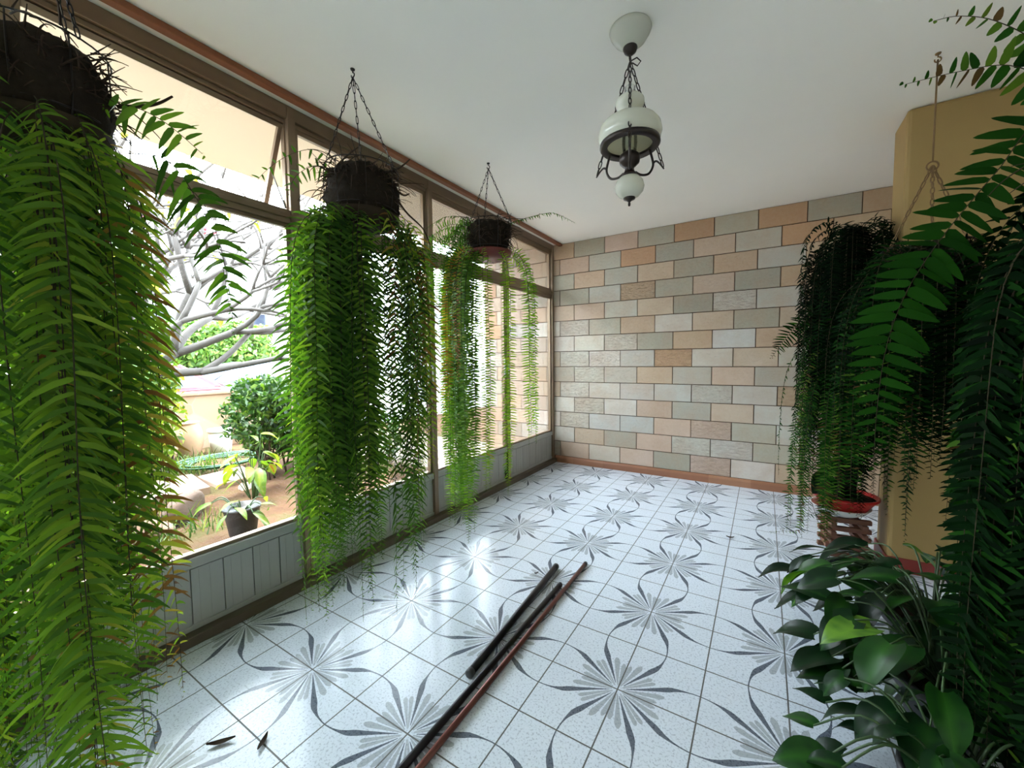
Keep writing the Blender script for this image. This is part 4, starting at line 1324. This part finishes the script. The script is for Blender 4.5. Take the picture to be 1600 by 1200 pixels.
# large-leaved plant just outside, behind the nearest basket
bp = thing('large_leaf_plant', 'tall plant with big bright leaves outside behind the nearest basket', 'plant', (-3.4, -1.0, GZ))
rng = np.random.default_rng(51)
lf, sm = MB(), MB()
for p, a, el, L, w, t in (((-3.3, -0.95, 2.3), 0.6, 0.2, 0.7, 0.28, 0.5), ((-3.35, -0.9, 2.05), 1.0, -0.1, 0.62, 0.26, 0.3), ((-3.4, -1.1, 2.5), -0.6, 0.3, 0.7, 0.28, 0.6), ((-3.5, -0.9, 1.75), 1.3, 0.0, 0.6, 0.25, 0.95),
                          ((-3.2, -1.1, 1.9), -0.9, 0.0, 0.6, 0.24, 0.4), ((-3.35, -1.3, 1.6), -1.5, 0.1, 0.6, 0.24, 0.2), ((-3.55, -0.75, 2.2), 1.7, 0.1, 0.6, 0.22, 0.9), ((-3.3, -0.8, 1.5), 0.8, -0.1, 0.5, 0.22, 0.5)):
    d = (math.cos(a) * math.cos(el), math.sin(a) * math.cos(el), math.sin(el))
    broad(lf, p, d, (0.15, -0.1, 1), L, w, 0.9, rng, t, 'oval', 0.12)
    sm.tube(smooth_path([(-3.4, -1.0, GZ), (-3.4, -1.0, p[2] * 0.7), p], 12), np.linspace(0.02, 0.007, 12), 6)
sm.build('stems', M['green_stem'], bp)
lf.build('leaves', M['banana'], bp, tint=True)

# frangipani
fr = thing('frangipani_tree', 'bare grey-branched frangipani tree in the garden with a few pink flowers', 'tree', (-5.25, -0.45, GZ))
rng = np.random.default_rng(61)
br, lf, fl = MB(), MB(), []
tips = []


def grow(p, d, L, r, k):
    q = p + d * L
    mid = (p + q) / 2 + rng.normal(0, 0.05 * L, 3)
    n = 6 if k < 4 else 4
    P = smooth_path([p, mid, q], n)
    br.tube(P, np.linspace(r, r * 0.78, n), 8 if k < 3 else 5)
    if k >= 7 or L < 0.12:
        tips.append((q, d))
        return
    m = 2 if rng.random() < 0.6 else 3
    ax = unit(np.cross(d, rng.normal(0, 1, 3)))
    for i in range(m):
        a = 2 * math.pi * i / m + rng.uniform(-0.4, 0.4)
        e = unit(ax * math.cos(a) + np.cross(d, ax) * math.sin(a))
        sp = rng.uniform(0.42, 0.72)
        dd = unit(d * math.cos(sp) + e * math.sin(sp) + np.array([0.0, 0.06, 0.10]))
        grow(q - d * r * 0.4, dd, L * rng.uniform(0.74, 0.92), r * 0.72, k + 1)


P0 = np.array([-5.25, -0.45, GZ])
br.tube([P0, P0 + (0.02, 0.04, 0.5), P0 + (0.05, 0.12, 0.85)], [0.12, 0.1, 0.095], 12)
for d, L, r in (((0.1, 0.75, 0.75), 0.85, 0.07), ((0.25, 0.3, 0.95), 0.7, 0.065), ((-0.3, 0.2, 1.0), 0.7, 0.06), ((0.1, -0.5, 0.9), 0.6, 0.06), ((0.35, 0.9, 0.45), 0.9, 0.055)):
    grow(P0 + (0.05, 0.12, 0.8), unit(np.array(d)), L, r, 2)
br.build('branches', M['bark'], fr)
for q, d in tips:
    if rng.random() < 0.35:
        for k in range(rng.integers(2, 4)):
            e = unit(d + rng.normal(0, 0.7, 3))
            broad(lf, q, e, (0, 0, 1), rng.uniform(0.08, 0.15), 0.05, 0.5, rng, rng.uniform(0.5, 0.95), 'oval', 0.1)
    elif rng.random() < 0.06:
        fl.append(MB())
        for k in range(5):
            e = unit(d * 0.5 + rng.normal(0, 0.7, 3))
            broad(fl[-1], q, e, (0, 0, 1), 0.06, 0.035, 0.3, rng, 0.5, 'oval', 0.1)
lf.build('leaves', M['bush'], fr, tint=True)
for f in fl:
    f.build('flower', M['pink'], fr, tint=True)

# clay jars, bucket, hose
for (x, y, r, h, lab, seed) in ((-6.12, 0.62, 0.21, 0.46, 'larger smooth clay jar standing against the tan garden wall', 1), (-6.02, 0.34, 0.17, 0.32, 'smaller ribbed clay jar left of the larger smooth one', 2)):
    prof = []
    for k in range(22):
        t = k / 21
        rr = r * (0.55 + 0.5 * math.sin(math.pi * (0.12 + 0.72 * t))) * (1 + (0.03 * math.sin(t * 40) if seed == 2 else 0))
        prof.append((rr, h * t))
    prof = [(0.001, 0)] + prof + [(prof[-1][0] * 1.12, h * 1.03), (prof[-1][0] * 0.9, h * 1.04), (prof[-1][0] * 0.8, h * 0.9), (0.001, h * 0.86)]
    tag(MB().lathe(prof, (x, y, GZ + 0.005), 36).build('clay_jar', M['clay']), lab, 'jar', 'clay jars by the garden wall')
bk = thing('bucket', 'white plastic bucket with lid beside the clay jars by the garden wall', 'bucket', (-6.05, 1.03, GZ))
MB().lathe([(0.001, 0), (0.12, 0), (0.145, 0.3), (0.001, 0.3)], (-6.05, 1.03, GZ + 0.01), 28).build('body', M['white_plastic'], bk)
MB().lathe([(0.001, 0.34), (0.15, 0.335), (0.158, 0.325), (0.158, 0.295), (0.146, 0.295), (0.001, 0.3)], (-6.05, 1.03, GZ + 0.01), 28).build('lid', M['white_plastic'], bk)
hs = MB()
for k in range(6):
    R = 0.36 + 0.035 * k
    hs.tube([(-5.35 + R * math.cos(t) * 0.8 + 0.02 * math.sin(3 * t + k), 0.75 + R * math.sin(t) * 0.9, GZ + 0.025 + 0.012 * (k % 3)) for t in np.linspace(0, 6.1, 40)], 0.010, 6)
tag(hs.build('garden_hose', M['hose']), 'coiled green garden hose on the soil in front of the clay jars', 'hose')

# grass: uncountable blades
rng = np.random.default_rng(71)
n = 9000
gxs = rng.uniform(-6.4, -3.0, n)
gys = rng.uniform(-2.0, 1.6, n)
msk = (np.sin(gxs * 2.3 + 1.2) + np.sin(gys * 3.1 + gxs) + rng.normal(0, 0.6, n) > 0.5) & ~((gxs > -4.9) & (gxs < -4.0) & (gys > -0.6) & (gys < 0.75))
P = np.stack([gxs, gys, np.full(n, GZ)], 1)[msk]
k = len(P)
lean = rng.normal(0, 0.04, (k, 3)) + np.array([0, 0, 1.0]) * rng.uniform(0.04, 0.12, k)[:, None]
sd = unit(np.stack([rng.normal(0, 1, k), rng.normal(0, 1, k), np.zeros(k)], 1)) * 0.006
V = np.stack([P - sd, P + sd, P + lean * 0.6 + sd * 0.7, P + lean * 0.6 - sd * 0.7, P + lean + rng.normal(0, 0.02, (k, 3))], 1)
b = np.arange(k)[:, None] * 5
q = MB()
q.add(V.reshape(-1, 3), np.concatenate([b + np.array([[0, 1, 2, 3]])], 0), 0, np.repeat(rng.uniform(0, 1, k), 5))
q.f.extend((b + np.array([[3, 2, 4]])).tolist())
q.mi.extend([0] * k)
tag(q.build('grass', M['grass'], tint=True), 'sparse grass and weeds growing on the garden soil', 'grass', kind='stuff')


def car(x, y, mat, label, L=4.1, W=1.65):
    """a hatchback parked along the street (length along y)"""
    root = thing('car', label, 'car', (x, y, 0), 'cars parked in the street')
    low = [(-0.5, 0.32), (-0.5, 0.62), (-0.46, 0.82), (-0.22, 0.92), (0.40, 0.95), (0.49, 0.85), (0.5, 0.45), (0.48, 0.3)]
    def prism(prof, hw0, hw1, m, name, mt):
        q = MB()
        n = len(prof)
        v = []
        for s in (-1, 1):
            for a, z in prof:
                hw = hw0 + (hw1 - hw0) * max(0, min(1, (z - 0.9) / 0.5))
                v.append((x + s * hw, y + a * L, z))
        f = [list(range(n)), list(range(2 * n - 1, n - 1, -1))] + [[i, n + i, n + (i + 1) % n, (i + 1) % n] for i in range(n)]
        q.add(v, f)
        return q.build(name, mt, root, smooth=False, bevel=0.04)
    prism(low, W / 2, W / 2, 0, 'body', mat)
    prism([(-0.24, 0.90), (-0.08, 1.33), (0.02, 1.39), (0.28, 1.37), (0.44, 0.92)], W / 2 - 0.06, W / 2 - 0.2, 0, 'cabin', mat)
    g = MB()
    for s in (-1, 1):
        for a0, a1, b0, b1 in ((-0.19, 0.08, -0.06, 0.08), (0.1, 0.39, 0.1, 0.27)):
            xa, xb = x + s * (W / 2 - 0.055), x + s * (W / 2 - 0.175)
            v = [(xa, y + a0 * L, 0.95), (xa, y + a1 * L, 0.95), (xb, y + b1 * L, 1.31), (xb, y + b0 * L, 1.31)]
            v += [(p[0] - s * 0.03, p[1], p[2]) for p in v]
            g.add(v, [[0, 1, 2, 3], [7, 6, 5, 4], [0, 4, 5, 1], [1, 5, 6, 2], [2, 6, 7, 3], [3, 7, 4, 0]])
    for a0, a1 in ((-0.243, -0.088), (0.447, 0.295)):
        v = [(x - W / 2 + 0.12, y + a0 * L, 0.94), (x + W / 2 - 0.12, y + a0 * L, 0.94), (x + W / 2 - 0.25, y + a1 * L, 1.32), (x - W / 2 + 0.25, y + a1 * L, 1.32)]
        s = 0.03 if a0 < 0 else -0.03
        v += [(p[0], p[1] + s, p[2]) for p in v]
        g.add(v, [[0, 1, 2, 3], [7, 6, 5, 4], [0, 4, 5, 1], [1, 5, 6, 2], [2, 6, 7, 3], [3, 7, 4, 0]])
    g.build('windows', M['car_glass'], root, smooth=False)
    for s in (-1, 1):
        for a in (-0.31, 0.31):
            MB().tube([(x + s * (W / 2 - 0.18), y + a * L, 0.29), (x + s * (W / 2 + 0.012), y + a * L, 0.29)], 0.31, 24).build('wheel', M['tyre'], root)
            MB().tube([(x + s * (W / 2), y + a * L, 0.29), (x + s * (W / 2 + 0.018), y + a * L, 0.29)], 0.19, 20).build('hub_cap', M['frame_grey'], root.children[-1])
        MB().box((x + s * 0.55 - 0.14, y - 0.5 * L - 0.012, 0.62), (x + s * 0.55 + 0.14, y - 0.5 * L + 0.05, 0.78)).build('tail_light', M['lens_red'], root, smooth=False, bevel=0.01)
    return root


car(-10.4, 3.3, M['car_silver'], 'silver-blue hatchback parked in the street beyond the tan garden wall')
car(-8.6, 0.1, M['car_red'], 'dark red hatchback parked nearest the tan garden wall')

# white house across the street
hb = thing('house', 'white house with flat roof and pillars across the street', 'building', (-20, 9, 0))
q = MB()
q.box((-24, 2, 0), (-19.5, 22, 4.4))
q.build('walls', M['white_wall'], hb, smooth=False)
MB().box((-24.5, 1.5, 4.4), (-17.6, 22, 6.4)).build('roof', M['white_wall'], hb, smooth=False)
for y in (6.6, 8.6, 10.6, 14.5):
    MB().box((-18.3, y, 0), (-17.9, y + 0.42, 4.4)).build('pillar', M['white_wall'], hb, smooth=False)
for y in (4.0, 7.2, 9.4, 12):
    q = MB()
    q.box((-19.52, y, 1.2), (-19.42, y + 1.4, 3.6))
    q.build('window', M['car_glass'], hb, smooth=False)
